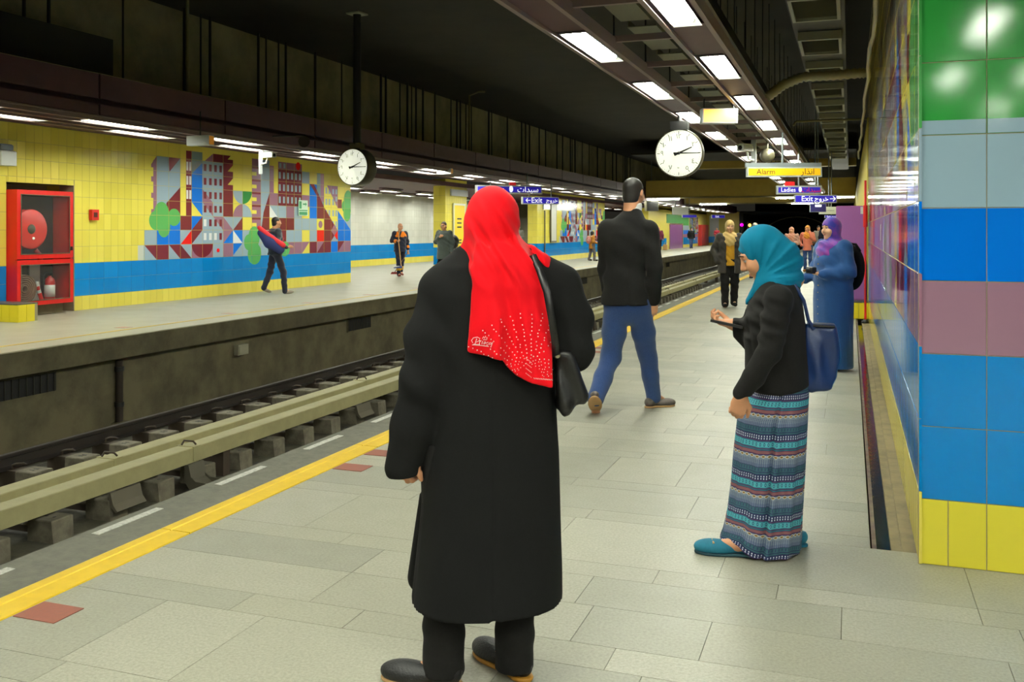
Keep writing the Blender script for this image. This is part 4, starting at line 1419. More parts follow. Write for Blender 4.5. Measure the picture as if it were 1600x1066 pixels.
class Field:
    def __init__(s, lo, hi, h, fine=((), (), ())):
        s.ax = [axis_pts(lo[i], hi[i], h if not isinstance(h, tuple) else h[i], fine[i]) for i in range(3)]
        s.F = np.full([len(a) for a in s.ax], 0.5, np.float32)

    def sl(s, bb):
        r = []
        for i in range(3):
            a = max(0, int(np.searchsorted(s.ax[i], bb[0][i])) - 1)
            b = min(len(s.ax[i]), int(np.searchsorted(s.ax[i], bb[1][i])) + 1)
            if b - a < 1:
                return None
            r.append(slice(a, b))
        return tuple(r)

    def apply(s, prims):
        for op, k, fn, bb in prims:
            if bb is None:
                sl = (slice(None),) * 3
            else:
                m = k * 1.2 + 0.03
                sl = s.sl(([v - m for v in bb[0]], [v + m for v in bb[1]])) if op == 'u' else s.sl(([v - m for v in bb[0]], [v + m for v in bb[1]]))
                if sl is None:
                    continue
            X = s.ax[0][sl[0]][:, None, None]
            Y = s.ax[1][sl[1]][None, :, None]
            Z = s.ax[2][sl[2]][None, None, :]
            A = s.F[sl]
            B = fn(X, Y, Z)
            if op == 'd':
                A += B
                continue
            if op == 's':
                B = -B
            if op == 'u':
                if k > 0:
                    hh = np.clip(.5 + .5 * (B - A) / k, 0, 1)
                    s.F[sl] = B * (1 - hh) + A * hh - k * hh * (1 - hh)
                else:
                    s.F[sl] = np.minimum(A, B)
            else:
                if k > 0:
                    hh = np.clip(.5 - .5 * (B - A) / k, 0, 1)
                    s.F[sl] = B * (1 - hh) + A * hh + k * hh * (1 - hh)
                else:
                    s.F[sl] = np.maximum(A, B)
        return s

    def mesh(s, name, m, smooth=1):
        F, ax = s.F, s.ax
        F[0], F[-1], F[:, 0], F[:, -1] = 1, 1, 1, 1
        F[:, :, 0], F[:, :, -1] = 1, 1
        ins = F < 0
        c = np.zeros([n - 1 for n in F.shape], np.int8)
        for i in (0, 1):
            for j in (0, 1):
                for k in (0, 1):
                    c += ins[i:i + c.shape[0], j:j + c.shape[1], k:k + c.shape[2]]
        act = (c > 0) & (c < 8)
        ci = np.argwhere(act)
        idx = np.full(c.shape, -1, np.int32)
        idx[act] = np.arange(len(ci))
        acc = np.zeros((len(ci), 3), np.float32)
        cnt = np.zeros((len(ci), 1), np.float32)
        for a in range(3):
            o1, o2 = [q for q in range(3) if q != a]
            for u in (0, 1):
                for v in (0, 1):
                    p = ci.copy()
                    p[:, o1] += u
                    p[:, o2] += v
                    q = p.copy()
                    q[:, a] += 1
                    fp = F[p[:, 0], p[:, 1], p[:, 2]]
                    fq = F[q[:, 0], q[:, 1], q[:, 2]]
                    mk = (fp < 0) != (fq < 0)
                    t = np.where(mk, fp / np.where(mk, fp - fq, 1), 0)
                    P = np.stack([ax[i][p[:, i]] for i in range(3)], 1)
                    P[:, a] += t * (ax[a][q[:, a]] - ax[a][p[:, a]])
                    acc += P * mk[:, None]
                    cnt += mk[:, None]
        V = acc / np.maximum(cnt, 1)
        Q = []
        for a in range(3):
            o1, o2 = [(1, 2), (2, 0), (0, 1)][a]
            sa = [slice(None)] * 3
            sb = [slice(None)] * 3
            sa[a], sb[a] = slice(0, -1), slice(1, None)
            for o in (o1, o2):
                sa[o] = sb[o] = slice(1, -1)
            A, B = ins[tuple(sa)], ins[tuple(sb)]
            e = np.argwhere(A != B)
            e[:, o1] += 1
            e[:, o2] += 1
            flip = A[A != B]

            def cell(d1, d2):
                q = e.copy()
                q[:, o1] += d1
                q[:, o2] += d2
                return idx[q[:, 0], q[:, 1], q[:, 2]]
            f = np.stack([cell(-1, -1), cell(0, -1), cell(0, 0), cell(-1, 0)], 1)
            f[~flip] = f[~flip][:, ::-1]
            Q.append(f)
        Q = np.concatenate(Q)
        Q = Q[(Q >= 0).all(1)]
        for _ in range(smooth):
            S = np.zeros_like(V)
            n = np.zeros((len(V), 1), np.float32)
            for i in range(4):
                np.add.at(S, Q[:, i], V[Q[:, (i + 1) % 4]])
                np.add.at(n, Q[:, i], 1)
            V = V * .5 + .5 * S / np.maximum(n, 1)
        me = bpy.data.meshes.new(name)
        me.vertices.add(len(V))
        me.vertices.foreach_set('co', V.ravel())
        me.loops.add(len(Q) * 4)
        me.loops.foreach_set('vertex_index', Q.astype(np.int32).ravel())
        me.polygons.add(len(Q))
        me.polygons.foreach_set('loop_start', np.arange(0, len(Q) * 4, 4, dtype=np.int32))
        me.polygons.foreach_set('use_smooth', np.ones(len(Q), bool))
        me.update(calc_edges=True)
        me.validate()
        me.materials.append(m)
        return me


def V3(*a):
    return np.array(a[0] if len(a) == 1 else a, np.float64)


def cone(a, b, r1, r2, k=.02, op='u'):
    a, b = V3(a), V3(b)
    ba = b - a
    L2 = max(float(ba @ ba), 1e-9)

    def fn(X, Y, Z):
        t = np.clip(((X - a[0]) * ba[0] + (Y - a[1]) * ba[1] + (Z - a[2]) * ba[2]) / L2, 0, 1)
        return np.sqrt((X - a[0] - t * ba[0]) ** 2 + (Y - a[1] - t * ba[1]) ** 2 + (Z - a[2] - t * ba[2]) ** 2) - (r1 + (r2 - r1) * t)
    r = max(r1, r2)
    return (op, k, fn, (np.minimum(a, b) - r, np.maximum(a, b) + r))


def chain(pts, rs, k=.02, op='u'):
    return [cone(pts[i], pts[i + 1], rs[i], rs[i + 1], k, op) for i in range(len(pts) - 1)]


def ellip(c, r, k=.02, M=None, op='u'):
    """M: rows are the ellipsoid's own axes"""
    c, r = V3(c), V3(r)
    M = np.eye(3) if M is None else np.array(M, float)

    def fn(X, Y, Z):
        d = [X - c[0], Y - c[1], Z - c[2]]
        q = [(M[i, 0] * d[0] + M[i, 1] * d[1] + M[i, 2] * d[2]) for i in range(3)]
        k0 = np.sqrt((q[0] / r[0]) ** 2 + (q[1] / r[1]) ** 2 + (q[2] / r[2]) ** 2)
        k1 = np.sqrt((q[0] / r[0] ** 2) ** 2 + (q[1] / r[1] ** 2) ** 2 + (q[2] / r[2] ** 2) ** 2)
        return (k0 * (k0 - 1) / np.maximum(k1, 1e-6)).astype(np.float32)
    e = np.abs(M.T) @ r
    return (op, k, fn, (c - e, c + e))


def prof(rows, k=.02, ang=0.0, n=2.0, fold=None, op='u', hem=0.0):
    """rows: (z, cx, cy, rx, ry) bottom to top; fold=(amp at bottom, amp at top, lobes, phase)"""
    R = sorted(rows)
    zs = np.array([q[0] for q in R])
    T = [np.array([q[i] for q in R]) for i in range(1, 5)]
    ca, sa = math.cos(ang), math.sin(ang)

    def fn(X, Y, Z):
        z = Z.ravel()
        cx, cy, rx, ry = [np.interp(z, zs, t)[None, None, :].astype(np.float32) for t in T]
        x, y = X - cx, Y - cy
        x, y = x * ca + y * sa, -x * sa + y * ca
        if n == 2:
            q = np.sqrt((x / rx) ** 2 + (y / ry) ** 2)
        else:
            q = (np.abs(x / rx) ** n + np.abs(y / ry) ** n) ** (1 / n)
        if fold:
            th = np.arctan2(y / ry, x / rx)
            am = fold[0] + (fold[1] - fold[0]) * np.clip((Z - zs[0]) / (zs[-1] - zs[0]), 0, 1)
            q = q - am * (np.sin(fold[2] * th + fold[3]) + .6 * np.sin(fold[2] * 1.7 * th + fold[3] * 2.3 + 4 * Z)) / 1.6
        d = (q - 1) * np.minimum(rx, ry)
        return np.maximum(d, np.maximum(zs[0] + hem * x - Z, Z - zs[-1])).astype(np.float32)
    mr = max(max(q[3], q[4]) for q in R) * 1.15
    lo = (min(q[1] for q in R) - mr, min(q[2] for q in R) - mr, zs[0] - abs(hem) * mr)
    hi = (max(q[1] for q in R) + mr, max(q[2] for q in R) + mr, zs[-1])
    return (op, k, fn, (lo, hi))


def polyext(pts, y0, t, r, k=.01, op='u', bulge=0.0):
    """polygon in x,z pushed out in y by +-t and rounded by r"""
    P = np.array(pts, float)
    c = P.mean(0)

    def fn(X, Y, Z):
        x, z = X[:, :, 0][:, :, None], Z
        d = np.full(np.broadcast(x, z).shape, 1e9)
        s = np.ones(d.shape)
        for i in range(len(P)):
            a, b = P[i], P[i - 1]
            e = b - a
            wx, wz = x - a[0], z - a[1]
            tt = np.clip((wx * e[0] + wz * e[1]) / (e @ e), 0, 1)
            d = np.minimum(d, (wx - e[0] * tt) ** 2 + (wz - e[1] * tt) ** 2)
            c1, c2, c3 = (z >= a[1]), (z < b[1]), (e[0] * wz > e[1] * wx)
            s = np.where((c1 & c2 & c3) | (~c1 & ~c2 & ~c3), -s, s)
        d = s * np.sqrt(d) + r
        th = t + bulge * np.clip(-d / .08, 0, 1)
        dy = np.abs(Y - y0) - th + r
        return (np.minimum(np.maximum(d, dy), 0) + np.sqrt(np.maximum(d, 0) ** 2 + np.maximum(dy, 0) ** 2) - r).astype(np.float32)
    return (op, k, fn, ((P[:, 0].min(), y0 - t - bulge, P[:, 1].min()), (P[:, 0].max(), y0 + t + bulge, P[:, 1].max())))


def creases(lo, hi, amp, fx, fy, fz, seed=0):
    """soft cloth wrinkles inside a box"""
    def fn(X, Y, Z):
        w_ = (np.clip(1 - np.abs((X - (lo[0] + hi[0]) / 2) / ((hi[0] - lo[0]) / 2)) ** 4, 0, 1) *
              np.clip(1 - np.abs((Z - (lo[2] + hi[2]) / 2) / ((hi[2] - lo[2]) / 2)) ** 4, 0, 1))
        return (amp * w_ * (np.sin(fx * X + fy * Y + fz * Z + seed + 1.3 * np.sin(9 * X + 7 * Z + seed)) +
                            .6 * np.sin(1.9 * fx * X - 1.5 * fy * Y + 1.6 * fz * Z + 2 * seed))).astype(np.float32)
    return ('d', 0, fn, (lo, hi))


def cut_below(fz):
    """keep what is above z = fz(X, Y)"""
    return ('i', .004, lambda X, Y, Z: (fz(X, Y) - Z).astype(np.float32), None)


def unit(v):
    v = V3(v)
    return v / np.linalg.norm(v)


def head_frame(face, tilt=0.0, roll=0.0):
    """face: angle in the ground plane (0 = away from the camera); tilt > 0 looks down"""
    f = V3(-math.sin(face) * math.cos(tilt), math.cos(face) * math.cos(tilt), -math.sin(tilt))
    r = unit(np.cross(f, (0, 0, 1)))
    u = np.cross(r, f)
    if roll:
        r, u = r * math.cos(roll) + u * math.sin(roll), u * math.cos(roll) - r * math.sin(roll)
    return f, r, u


def head_prims(c, fr, s=1.0, detail=True, ears=True):
    f, r, u = fr
    c = V3(c)
    M = [r, f, u]

    def at(a, b, d):
        return c + (r * a + f * b + u * d) * s
    L = [ellip(at(0, -.012, .028), V3(.074, .094, .090) * s, .02, M),
         ellip(at(0, .022, -.042), V3(.058, .066, .078) * s, .035, M),
         cone(at(0, .06, -.098), at(0, .066, -.098), .022 * s, .022 * s, .03),
         cone(at(0, -.03, -.06), at(0, -.035, -.16), .055 * s, .056 * s, .02)]
    if detail:
        L += [ellip(at(0, .078, .032), V3(.05, .02, .014) * s, .015, M),
              cone(at(0, .092, .018), at(0, .110, -.018), .007 * s, .0135 * s, .014),
              ellip(at(0, .098, -.026), V3(.018, .012, .008) * s, .008, M),
              ellip(at(.031, .098, .012), V3(.017, .014, .011) * s, .012, M, 's'),
              ellip(at(-.031, .098, .012), V3(.017, .014, .011) * s, .012, M, 's'),
              ellip(at(.038, .062, -.025), V3(.03, .03, .03) * s, .03, M),
              ellip(at(-.038, .062, -.025), V3(.03, .03, .03) * s, .03, M),
              ellip(at(.031, .084, .0205), V3(.018, .0125, .0075) * s, .006, M), ellip(at(-.031, .084, .0205), V3(.018, .0125, .0075) * s, .006, M),
              ellip(at(0, .086, -.052), V3(.023, .012, .006) * s, .008, M),
              ellip(at(0, .085, -.063), V3(.019, .012, .006) * s, .008, M)]
    for q in (-1, 1) if ears else ():
        L.append(ellip(at(q * .076, -.008, -.004), V3(.011, .02, .032) * s, .008, M))
    return L


def face_parts(c, fr, s, par, skin_dark=(96, 60, 44), lips=(150, 78, 70), moustache=None):
    f, r, u = fr
    c = V3(c)

    def at(a, b, d):
        return c + (r * a + f * b + u * d) * s
    for q in (-1, 1):
        e = MB()
        ce = at(q * .031, .080, .011)
        vs, fs = [], []
        for i in range(5):
            for j in range(10):
                th, ph = math.pi * (i + .5) / 5, 2 * math.pi * j / 10
                vs.append(ce + (r * math.sin(th) * math.cos(ph) + u * math.sin(th) * math.sin(ph) + f * math.cos(th)) * .0125 * s)
        for i in range(4):
            for j in range(10):
                fs.append((i * 10 + j, (i + 1) * 10 + j, (i + 1) * 10 + (j + 1) % 10, i * 10 + (j + 1) % 10))
        fs.append(tuple(range(10)))
        e.add(vs, fs, None, True)
        eo = e.build('eye', M_eye, par)
        ic = at(q * .031, .0922, .011)
        MB().add([ic + (r * math.cos(t_) + u * math.sin(t_)) * .0062 * s for t_ in np.linspace(0, 2 * math.pi, 9)[:-1]] + [ic + f * .0012 * s],
                 [(i, (i + 1) % 8, 8) for i in range(8)]).build('iris', M_iris, eo)
        MB().tube([at(q * .047, .086, .019), at(q * .03, .0945, .023), at(q * .016, .0925, .018)], .0022 * s, 5).build('upper_lid', M_lid, eo)
        MB().tube([at(q * .052, .083, .033), at(q * .034, .0955, .041), at(q * .014, .0965, .036)], [.0025 * s, .004 * s, .003 * s], 6).build('eyebrow', M_brow, par)
    lm = MB().tube([at(-.022, .086, -.058), at(-.008, .0965, -.0555), at(0, .097, -.0565), at(.008, .0965, -.0555), at(.022, .086, -.058)], [.001, .0042 * s, .0038 * s, .0042 * s, .001], 6)
    lm.tube([at(-.02, .086, -.0595), at(0, .0955, -.0645), at(.02, .086, -.0595)], [.001, .005 * s, .001], 6)
    lm.build('lips', M_lips, par)


def hand_prims(w_, d, n, side, curl=.5, s=1.0, spread=.12, thumb=.6):
    """w_ wrist, d direction of the palm, n palm normal (the way fingers curl), side +1: thumb on d x n side"""
    w_, d, n = V3(w_), unit(d), unit(n)
    n = unit(n - d * (n @ d))
    t = np.cross(d, n) * side
    L = [ellip(w_ + d * .048 * s, (.043 * s, .052 * s, .016 * s), .012, [t, d, n]), cone(w_ - d * .04 * s, w_ + d * .02 * s, .027 * s, .025 * s, .02)]
    for i, (off, ln, rr) in enumerate(((.030, .072, .0092), (.010, .080, .0096), (-.010, .074, .0092), (-.029, .058, .0082))):
        p = w_ + d * (.088 - abs(off - .01) * .25) * s + t * off * s
        dd = unit(d + t * (off * spread * 10))
        a = curl * (1 + .12 * i)
        pts = [p - dd * .03 * s, p]
        for q, fr_ in enumerate((.45, .32, .23)):
            a_ = a * (q + .6)
            pts.append(pts[-1] + (dd * math.cos(a_) + n * math.sin(a_)) * ln * fr_ * s)
        L += chain(pts, [rr * s, rr * s, rr * .95 * s, rr * .9 * s, rr * .8 * s], .006)
    b = w_ + d * .02 * s + t * .028 * s
    td = unit(d * .75 + t * .65 + n * .35 * thumb)
    td2 = unit(d * .9 + t * .1 + n * .6 * thumb)
    L += chain([b, b + td * .042 * s, b + td * .042 * s + td2 * .03 * s, b + td * .042 * s + td2 * .056 * s], [.014 * s, .0115 * s, .0105 * s, .0085 * s], .008)
    return L


def bbox_of(prims, pad=.03):
    B = [p[3] for p in prims if p[0] == 'u' and p[3] is not None]
    return np.min([b[0] for b in B], 0) - pad, np.max([b[1] for b in B], 0) + pad


def solid(name, prims, m, h, par=None, fine=((), (), ()), smooth=1, lo=None, hi=None):
    a, b = bbox_of(prims)
    a = a if lo is None else np.maximum(a, lo)
    b = b if hi is None else np.minimum(b, hi)
    me = Field(a, b, h, fine).apply(prims).mesh(name, m, smooth)
    return inst(name, me, par)


class Fig:
    """ground point and a frame with x to the right, y away from the viewer's side, z up"""

    def __init__(s, u, v=None, X=None, Y=None):
        if v is not None:
            d = FPX * EYE / (v - VPY)
            r = (u - 800) / FPX * d
            X, Y = r * CPH - d * SPH, r * SPH + d * CPH
        s.X, s.Y = X, Y
        s.th = math.atan2(-X, Y)
        s.R = math.hypot(X, Y)

    def q(s, u, v, y=0.0):
        a = (u - 800) / FPX
        dx, dy, dz = a * CPH - SPH, a * SPH + CPH, -(v - VPY) / FPX
        c, sn = math.cos(s.th), math.sin(s.th)
        lx, ly = dx * c + dy * sn, -dx * sn + dy * c
        t = (s.R + y) / ly
        return V3(lx * t, y, EYE + dz * t)

    def body(s, name, me, label, group=None):
        o = inst(name, me, None, (s.X, s.Y, 0), s.th)
        return tag(o, label, 'person', group)

    def place(s, t):
        t.location = (s.X, s.Y, 0)
        t.rotation_euler = (0, 0, s.th)
        return t


# materials of people
def skin(name, rgb):
    m = mat(name, rgb, 0.5, spec=0.35, noise=(30, 0.25, tuple(int(v * .9) for v in rgb)))
    return m


def cloth(name, rgb, rough=0.85, rgb2=None, sc=60, sheen=0.2):
    return mat(name, rgb, rough, spec=0.2, noise=(sc, 0.5, rgb2 or tuple(int(v * .78) for v in rgb)), sheen=sheen)


M_skin = skin('skin_warm', (208, 150, 112))
M_skin_l = skin('skin_light', (222, 170, 134))
M_skin_d = skin('skin_dark', (160, 108, 80))
M_eye = mat('eye_white', (214, 206, 198), 0.3)
M_iris = mat('iris_dark', (34, 22, 16), 0.2)
M_lid = mat('lash_dark', (40, 26, 22), 0.6)
M_brow = mat('brow_dark', (52, 36, 28), 0.8)
M_lips = mat('lips', (168, 92, 84), 0.45)
M_hair = mat('black_hair', (24, 20, 18), 0.5, spec=0.4, bump=(160, 0.3, 0.004))
M_black = cloth('black_wool', (19, 19, 19), 0.95, (13, 13, 13), 220, .0)
M_blackk = cloth('black_cotton', (26, 25, 24), 0.92, (19, 18, 18), 90, .02)
M_leather = mat('black_leather', (17, 17, 18), 0.38, bump=(120, 0.2, 0.004))
M_jeans = cloth('blue_denim', (44, 68, 114), 0.85, (32, 50, 90), 120)
M_navy = cloth('navy_cloth', (34, 36, 52), 0.85)
M_sole = mat('tan_sole', (176, 138, 92), 0.7)
# ------------------------------------------------------------------ woman in the red headscarf (foreground)
g = Fig(750, 1066)
q = g.q
TURN = math.radians(28)
hc = q(768, 352, .02)
hfr = head_frame(math.radians(10), .0)
LS, LE_, LW = q(686, 462, 0), q(660, 600, -.05), q(628, 728, -.04)
RS, RE_, RW = q(880, 455, .02), q(893, 548, -.02), q(868, 556, .24)
LF, RF = q(692, 1086, 0), q(806, 1056, .03)
LF[2] = RF[2] = 0
lhip, rhip = V3(LF[0] + .02, .0, .86), V3(RF[0] - .01, .05, .86)
body = head_prims(hc, hfr, 1.0, False, False)
body += [prof([(.78, .04, .03, .15, .10), (.95, .04, .03, .15, .11), (1.15, .045, .02, .14, .10), (1.32, .045, .02, .15, .09), (1.40, .045, .02, .10, .07), (1.44, .04, .02, .06, .05)], .03, TURN)]
body += chain([lhip, V3(LF[0] + .01, .03, .48), V3(LF[0], .0, .10)], [.08, .055, .04], .03) + chain([rhip, V3(RF[0], .07, .48), V3(RF[0], .03, .10)], [.08, .055, .04], .03)
body += [cone(V3(LF[0], 0, .06), V3(LF[0] - .12, .02, .03), .03, .016, .02), cone(V3(RF[0], .03, .06), V3(RF[0] - .10, .18, .03), .03, .016, .02)]
body += chain([LS, LE_, LW], [.05, .04, .03], .03) + chain([RS, RE_, RW], [.05, .04, .03], .03)
body += hand_prims(LW + V3(0, 0, .052), (-.02, .10, -1), (.5, .9, .1), 1, 1.05, .95) + hand_prims(RW, (-.5, .8, .3), (-.5, -.2, -.8), -1, .8, .95)
zf = (LW[2] - .2, LW[2] + .02, .005)
b0, b1 = bbox_of(body)
me = Field(b0, b1, .016, (((LW[0] - .09, LW[0] + .09, .005),), ((LW[1] - .09, LW[1] + .13, .005),), (zf,))).apply(body).mesh('person', M_skin)
red = g.body('person', me, 'woman from behind in red headscarf and long black coat, nearest person')
# trousers
tr = chain([lhip, V3(LF[0] + .005, .02, .5), V3(LF[0] + .002, -.0, .03)], [.1, .072, .068], .03) + chain([rhip, V3(RF[0], .06, .5), V3(RF[0] - .005, .03, .045)], [.1, .07, .064], .03)
tr += [creases((-.4, -.3, .0), (.4, .3, .3), .0022, 8, 20, 60, 1), ('i', .004, lambda X, Y, Z: (.028 - Z).astype(np.float32) + 0 * X, None)]
solid('trousers', tr, M_blackk, .009, red, hi=V3(9, 9, .8))


def shoe(par, heel, toe, m, sole_m, h=.006, wdt=.044, nm='shoe', open_top=False):
    heel, toe = V3(heel), V3(toe)
    d = unit(toe - heel)
    s_ = V3(-d[1], d[0], 0)
    mid = heel * .45 + toe * .55
    L = [ellip(heel + d * .035 + V3(0, 0, .045), (.05, wdt * .8, .042), .03, [d, s_, (0, 0, 1)]),
         ellip(mid + d * .03 + V3(0, 0, .032), (.10, wdt, .034), .03, [d, s_, (0, 0, 1)]),
         ellip(toe - d * .055 + V3(0, 0, .026), (.062, wdt * .92, .026), .03, [d, s_, (0, 0, 1)])]
    if open_top:
        L.append(ellip(heel + d * .075 + V3(0, 0, .085), (.075, wdt * .72, .045), .012, [d, s_, (0, 0, 1)], 's'))
    L.append(('i', .002, lambda X, Y, Z: (.012 - Z + 0 * X).astype(np.float32), None))
    o = solid(nm, L, m, h, par)
    S = [ellip(heel + d * .035 + V3(0, 0, .008), (.052, wdt * .86, .03), .03, [d, s_, (0, 0, 1)]),
         ellip(mid + d * .02 + V3(0, 0, .008), (.11, wdt * 1.03, .03), .03, [d, s_, (0, 0, 1)]),
         ellip(toe - d * .06 + V3(0, 0, .008), (.062, wdt * .95, .03), .03, [d, s_, (0, 0, 1)]),
         ('i', .002, lambda X, Y, Z: (np.abs(Z - .0075) - .0075 + 0 * X).astype(np.float32), None)]
    solid('sole', S, sole_m, h, o)
    return o


M_shoeb = mat('black_shoe', (24, 24, 25), 0.5, bump=(140, 0.5, 0.004))
sh = shoe(red, RF + V3(.035, -.03, 0), RF + V3(-.125, .20, 0), M_shoeb, mat('amber_sole', (170, 120, 40), 0.5))
shoe(red, LF + V3(.05, -.03, 0), LF + V3(-.185, .035, 0), M_shoeb, M_sole)
# perforation dots on the right shoe
pd_ = MB()
bv = BVHTree.FromObject(sh, bpy.context.evaluated_depsgraph_get())
dd = unit(V3(-.16, .23, 0))
ss = V3(-dd[1], dd[0], 0)
for i in range(11):
    for j in range(5):
        o = RF + V3(.035, -.03, 0) + dd * (.04 + .017 * i) - ss * .12 + V3(0, 0, .022 + .009 * j + (i % 2) * .0045)
        hit_ = bv.ray_cast(Vector(o), Vector(ss))
        if hit_[0]:
            p_, n_ = hit_[0] + hit_[1] * .0008, hit_[1]
            t1 = n_.orthogonal().normalized()
            t2 = n_.cross(t1)
            pd_.add([p_ + (t1 * math.cos(a) + t2 * math.sin(a)) * .0024 for a in np.linspace(0, 2 * math.pi, 7)[:-1]], [(0, 1, 2, 3, 4, 5)])
stuff(pd_.build('perforations', mat('shoe_dots', (110, 106, 96), 0.6), sh))
# coat
cx = .045
coat = [cone(V3(-.17, .12, .62), V3(-.195, .17, .285), .03, .055, .08), prof([(.262, .025, .03, .25, .20), (.5, .035, .03, .235, .185), (.75, .042, .03, .222, .175), (.98, .045, .025, .205, .165), (1.15, .048, .02, .195, .155), (1.27, .048, .02, .205, .14), (1.36, .05, .02, .18, .115), (1.41, .05, .02, .12, .085)], .03, TURN * .55, 2.25, (.012, .0, 5, .9))]
coat += chain([LS + V3(.015, 0, .0), LS * .5 + LE_ * .5 + V3(-.006, 0, 0), LE_, LE_ * .5 + LW * .5, LW + V3(0, 0, -.005)], [.082, .074, .068, .064, .056], .035)
coat += chain([RS + V3(-.015, 0, 0), RS * .5 + RE_ * .5 + V3(.008, 0, 0), RE_, RW], [.078, .072, .066, .056], .035)
coat += [cone(LS + V3(.0, 0, .03), V3(.0, .02, 1.40), .055, .06, .04), cone(RS + V3(0, 0, .03), V3(.1, .02, 1.40), .05, .06, .04)]
coat += [creases((-.35, -.3, .9), (-.05, .2, 1.3), .003, 26, 10, 34, 2), creases((.15, -.3, .95), (.45, .3, 1.35), .003, 20, 10, 46, 5), creases((-.2, -.3, .3), (.3, .3, .95), .003, 12, 9, 5, 1)]
zc = LW[2] - .035
coat.append(('i', .006, lambda X, Y, Z: np.where((X < LW[0] + .052) & (Z > zc - .1), (zc + (X - LW[0]) * .08) - Z, -1.0).astype(np.float32) + 0 * Y, ((-.6, -.4, zc - .1), (LW[0] + .03, .3, zc + .1))))
# centre-back seam, pressed in lightly
coat.append(('d', 0, lambda X, Y, Z: (.004 * np.exp(-((X - .045) / .006) ** 2) * (Y < 0) + 0 * Z).astype(np.float32), ((.0, -.3, .27), (.09, 0, 1.2))))
co = solid('coat', coat, M_black, .0078, red, smooth=1)
# headscarf: cap, neck, shoulder drape and the long tail down the back
M_redscarf = mat('red_jersey', (222, 5, 22), 0.75, spec=0.15, sheen=0.05, noise=(9, 0.35, (206, 3, 19)))
zt = lambda u, v: float(q(u, v, -.17)[2])
xt = lambda u, v: float(q(u, v, -.17)[0])
zz_ = [zt(0, v) for v in (612, 560, 500, 450, 420, 400, 380, 350)]
xl_ = [xt(u, 560) for u in (731, 729, 734, 737, 737, 738, 745, 765)]
xr_ = [xt(u, 560) for u in (864, 864, 862, 852, 838, 822, 802, 775)]
hem_x = [xt(u, 560) for u in (725, 760, 785, 793, 806, 830, 862, 870)]
hem_z = [zt(0, v) for v in (554, 560, 566, 580, 592, 604, 611, 612)]


def tail(X, Y, Z):
    z = Z.ravel()
    xl = np.interp(z, zz_, xl_)[None, None, :]
    xr = np.interp(z, zz_, xr_)[None, None, :]
    back = np.interp(z, [.9, 1.0, 1.1, 1.2, 1.3, 1.38, 1.45, 1.5], [-.186, -.182, -.172, -.168, -.155, -.122, -.078, -.06])[None, None, :]
    xm = np.interp(z, [.95, 1.2, 1.35, 1.5], [.095, .085, .06, .045])[None, None, :]
    yb = back + 1.1 * (X - .05) ** 2 * (Z > 0)
    ph = (X - xm) * 1.0
    fade = np.clip((1.40 - Z) / .3, 0, 1)
    fan = 1 / (1 + 1.2 * np.clip(1.35 - Z, 0, 1))
    yb = yb - fade * (.019 * np.sin((ph * 58) * fan + .9 + 2.5 * Z) + .010 * np.sin(ph * 101 * fan + 2.2 - 4 * Z))
    d = np.abs(Y - yb) - .0085 - .022 * np.clip((Z - 1.27) / .1, 0, 1)
    d = np.maximum(d, np.maximum(xl - X, X - xr))
    hz = np.interp(X.ravel(), hem_x, hem_z)[:, None, None]
    return np.maximum(np.maximum(d, hz - Z), Z - 1.43).astype(np.float32)


f_, r__, u_ = hfr
sc = [ellip(hc + u_ * .018 - f_ * .012, (.0885, .108, .112), .02, [r__, f_, u_]),
      cone(hc + V3(0, -.035, -.03), hc + V3(.01, -.03, -.12), .085, .088, .04),
      cone(hc + V3(0, -.01, -.10), V3(.055, -.0, 1.372), .085, .115, .04),
      cone(V3(.08, .0, 1.40), V3(.192, .0, 1.366), .08, .042, .03), cone(V3(.03, .0, 1.42), V3(-.028, .01, 1.392), .085, .046, .03),
      ('u', .045, tail, ((-.10, -.26, .9), (.30, -.02, 1.56)))]


def scarf_folds(X, Y, Z):
    # wrapped folds running down from the crown to the right shoulder
    a = (X - .03) * 1.0 + (Z - 1.42) * .55
    w_ = np.clip((1.60 - Z) / .12, 0, 1) * np.clip((Z - 1.28) / .08, 0, 1) * (Y < .08) * np.clip((X + .06) / .06, 0, 1)
    return (w_ * (.0075 * np.sin(a * 95 + 1.0) + .005 * np.sin(a * 150 + 3 + 12 * Z))).astype(np.float32)


sc.append(('d', 0, scarf_folds, ((-.2, -.3, 1.26), (.35, .2, 1.62))))
sc.append(ellip(hc + f_ * .13 - u_ * .02, (.058, .07, .085), .01, [r__, f_, u_], 's'))
sf = solid('headscarf', sc, M_redscarf, .0062, red, smooth=1)
# rhinestones in a fan, and the white print, laid on the cloth
dg = bpy.context.evaluated_depsgraph_get()
bv = BVHTree.FromObject(sf, dg)
oc = V3(0, -g.R, EYE)


def on_cloth(u, v):
    p_ = q(u, v, -.3)
    d_ = unit(p_ - oc)
    o = p_ - d_ * .1
    h_ = bv.ray_cast(Vector(o), Vector(d_))
    return (h_[0], h_[1]) if h_[0] else None


st_ = MB()
rr_ = random.Random(4)


def stone(u, v, r):
    h_ = on_cloth(u, v)
    if not h_:
        return
    p_, n_ = h_
    t1 = n_.orthogonal().normalized()
    t2 = n_.cross(t1)
    st_.add([p_ + n_ * .0004 + (t1 * math.cos(a) + t2 * math.sin(a)) * r for a in np.linspace(0, 2 * math.pi, 7)[:-1]] + [p_ + n_ * .0025], [(i, (i + 1) % 6, 6) for i in range(6)])


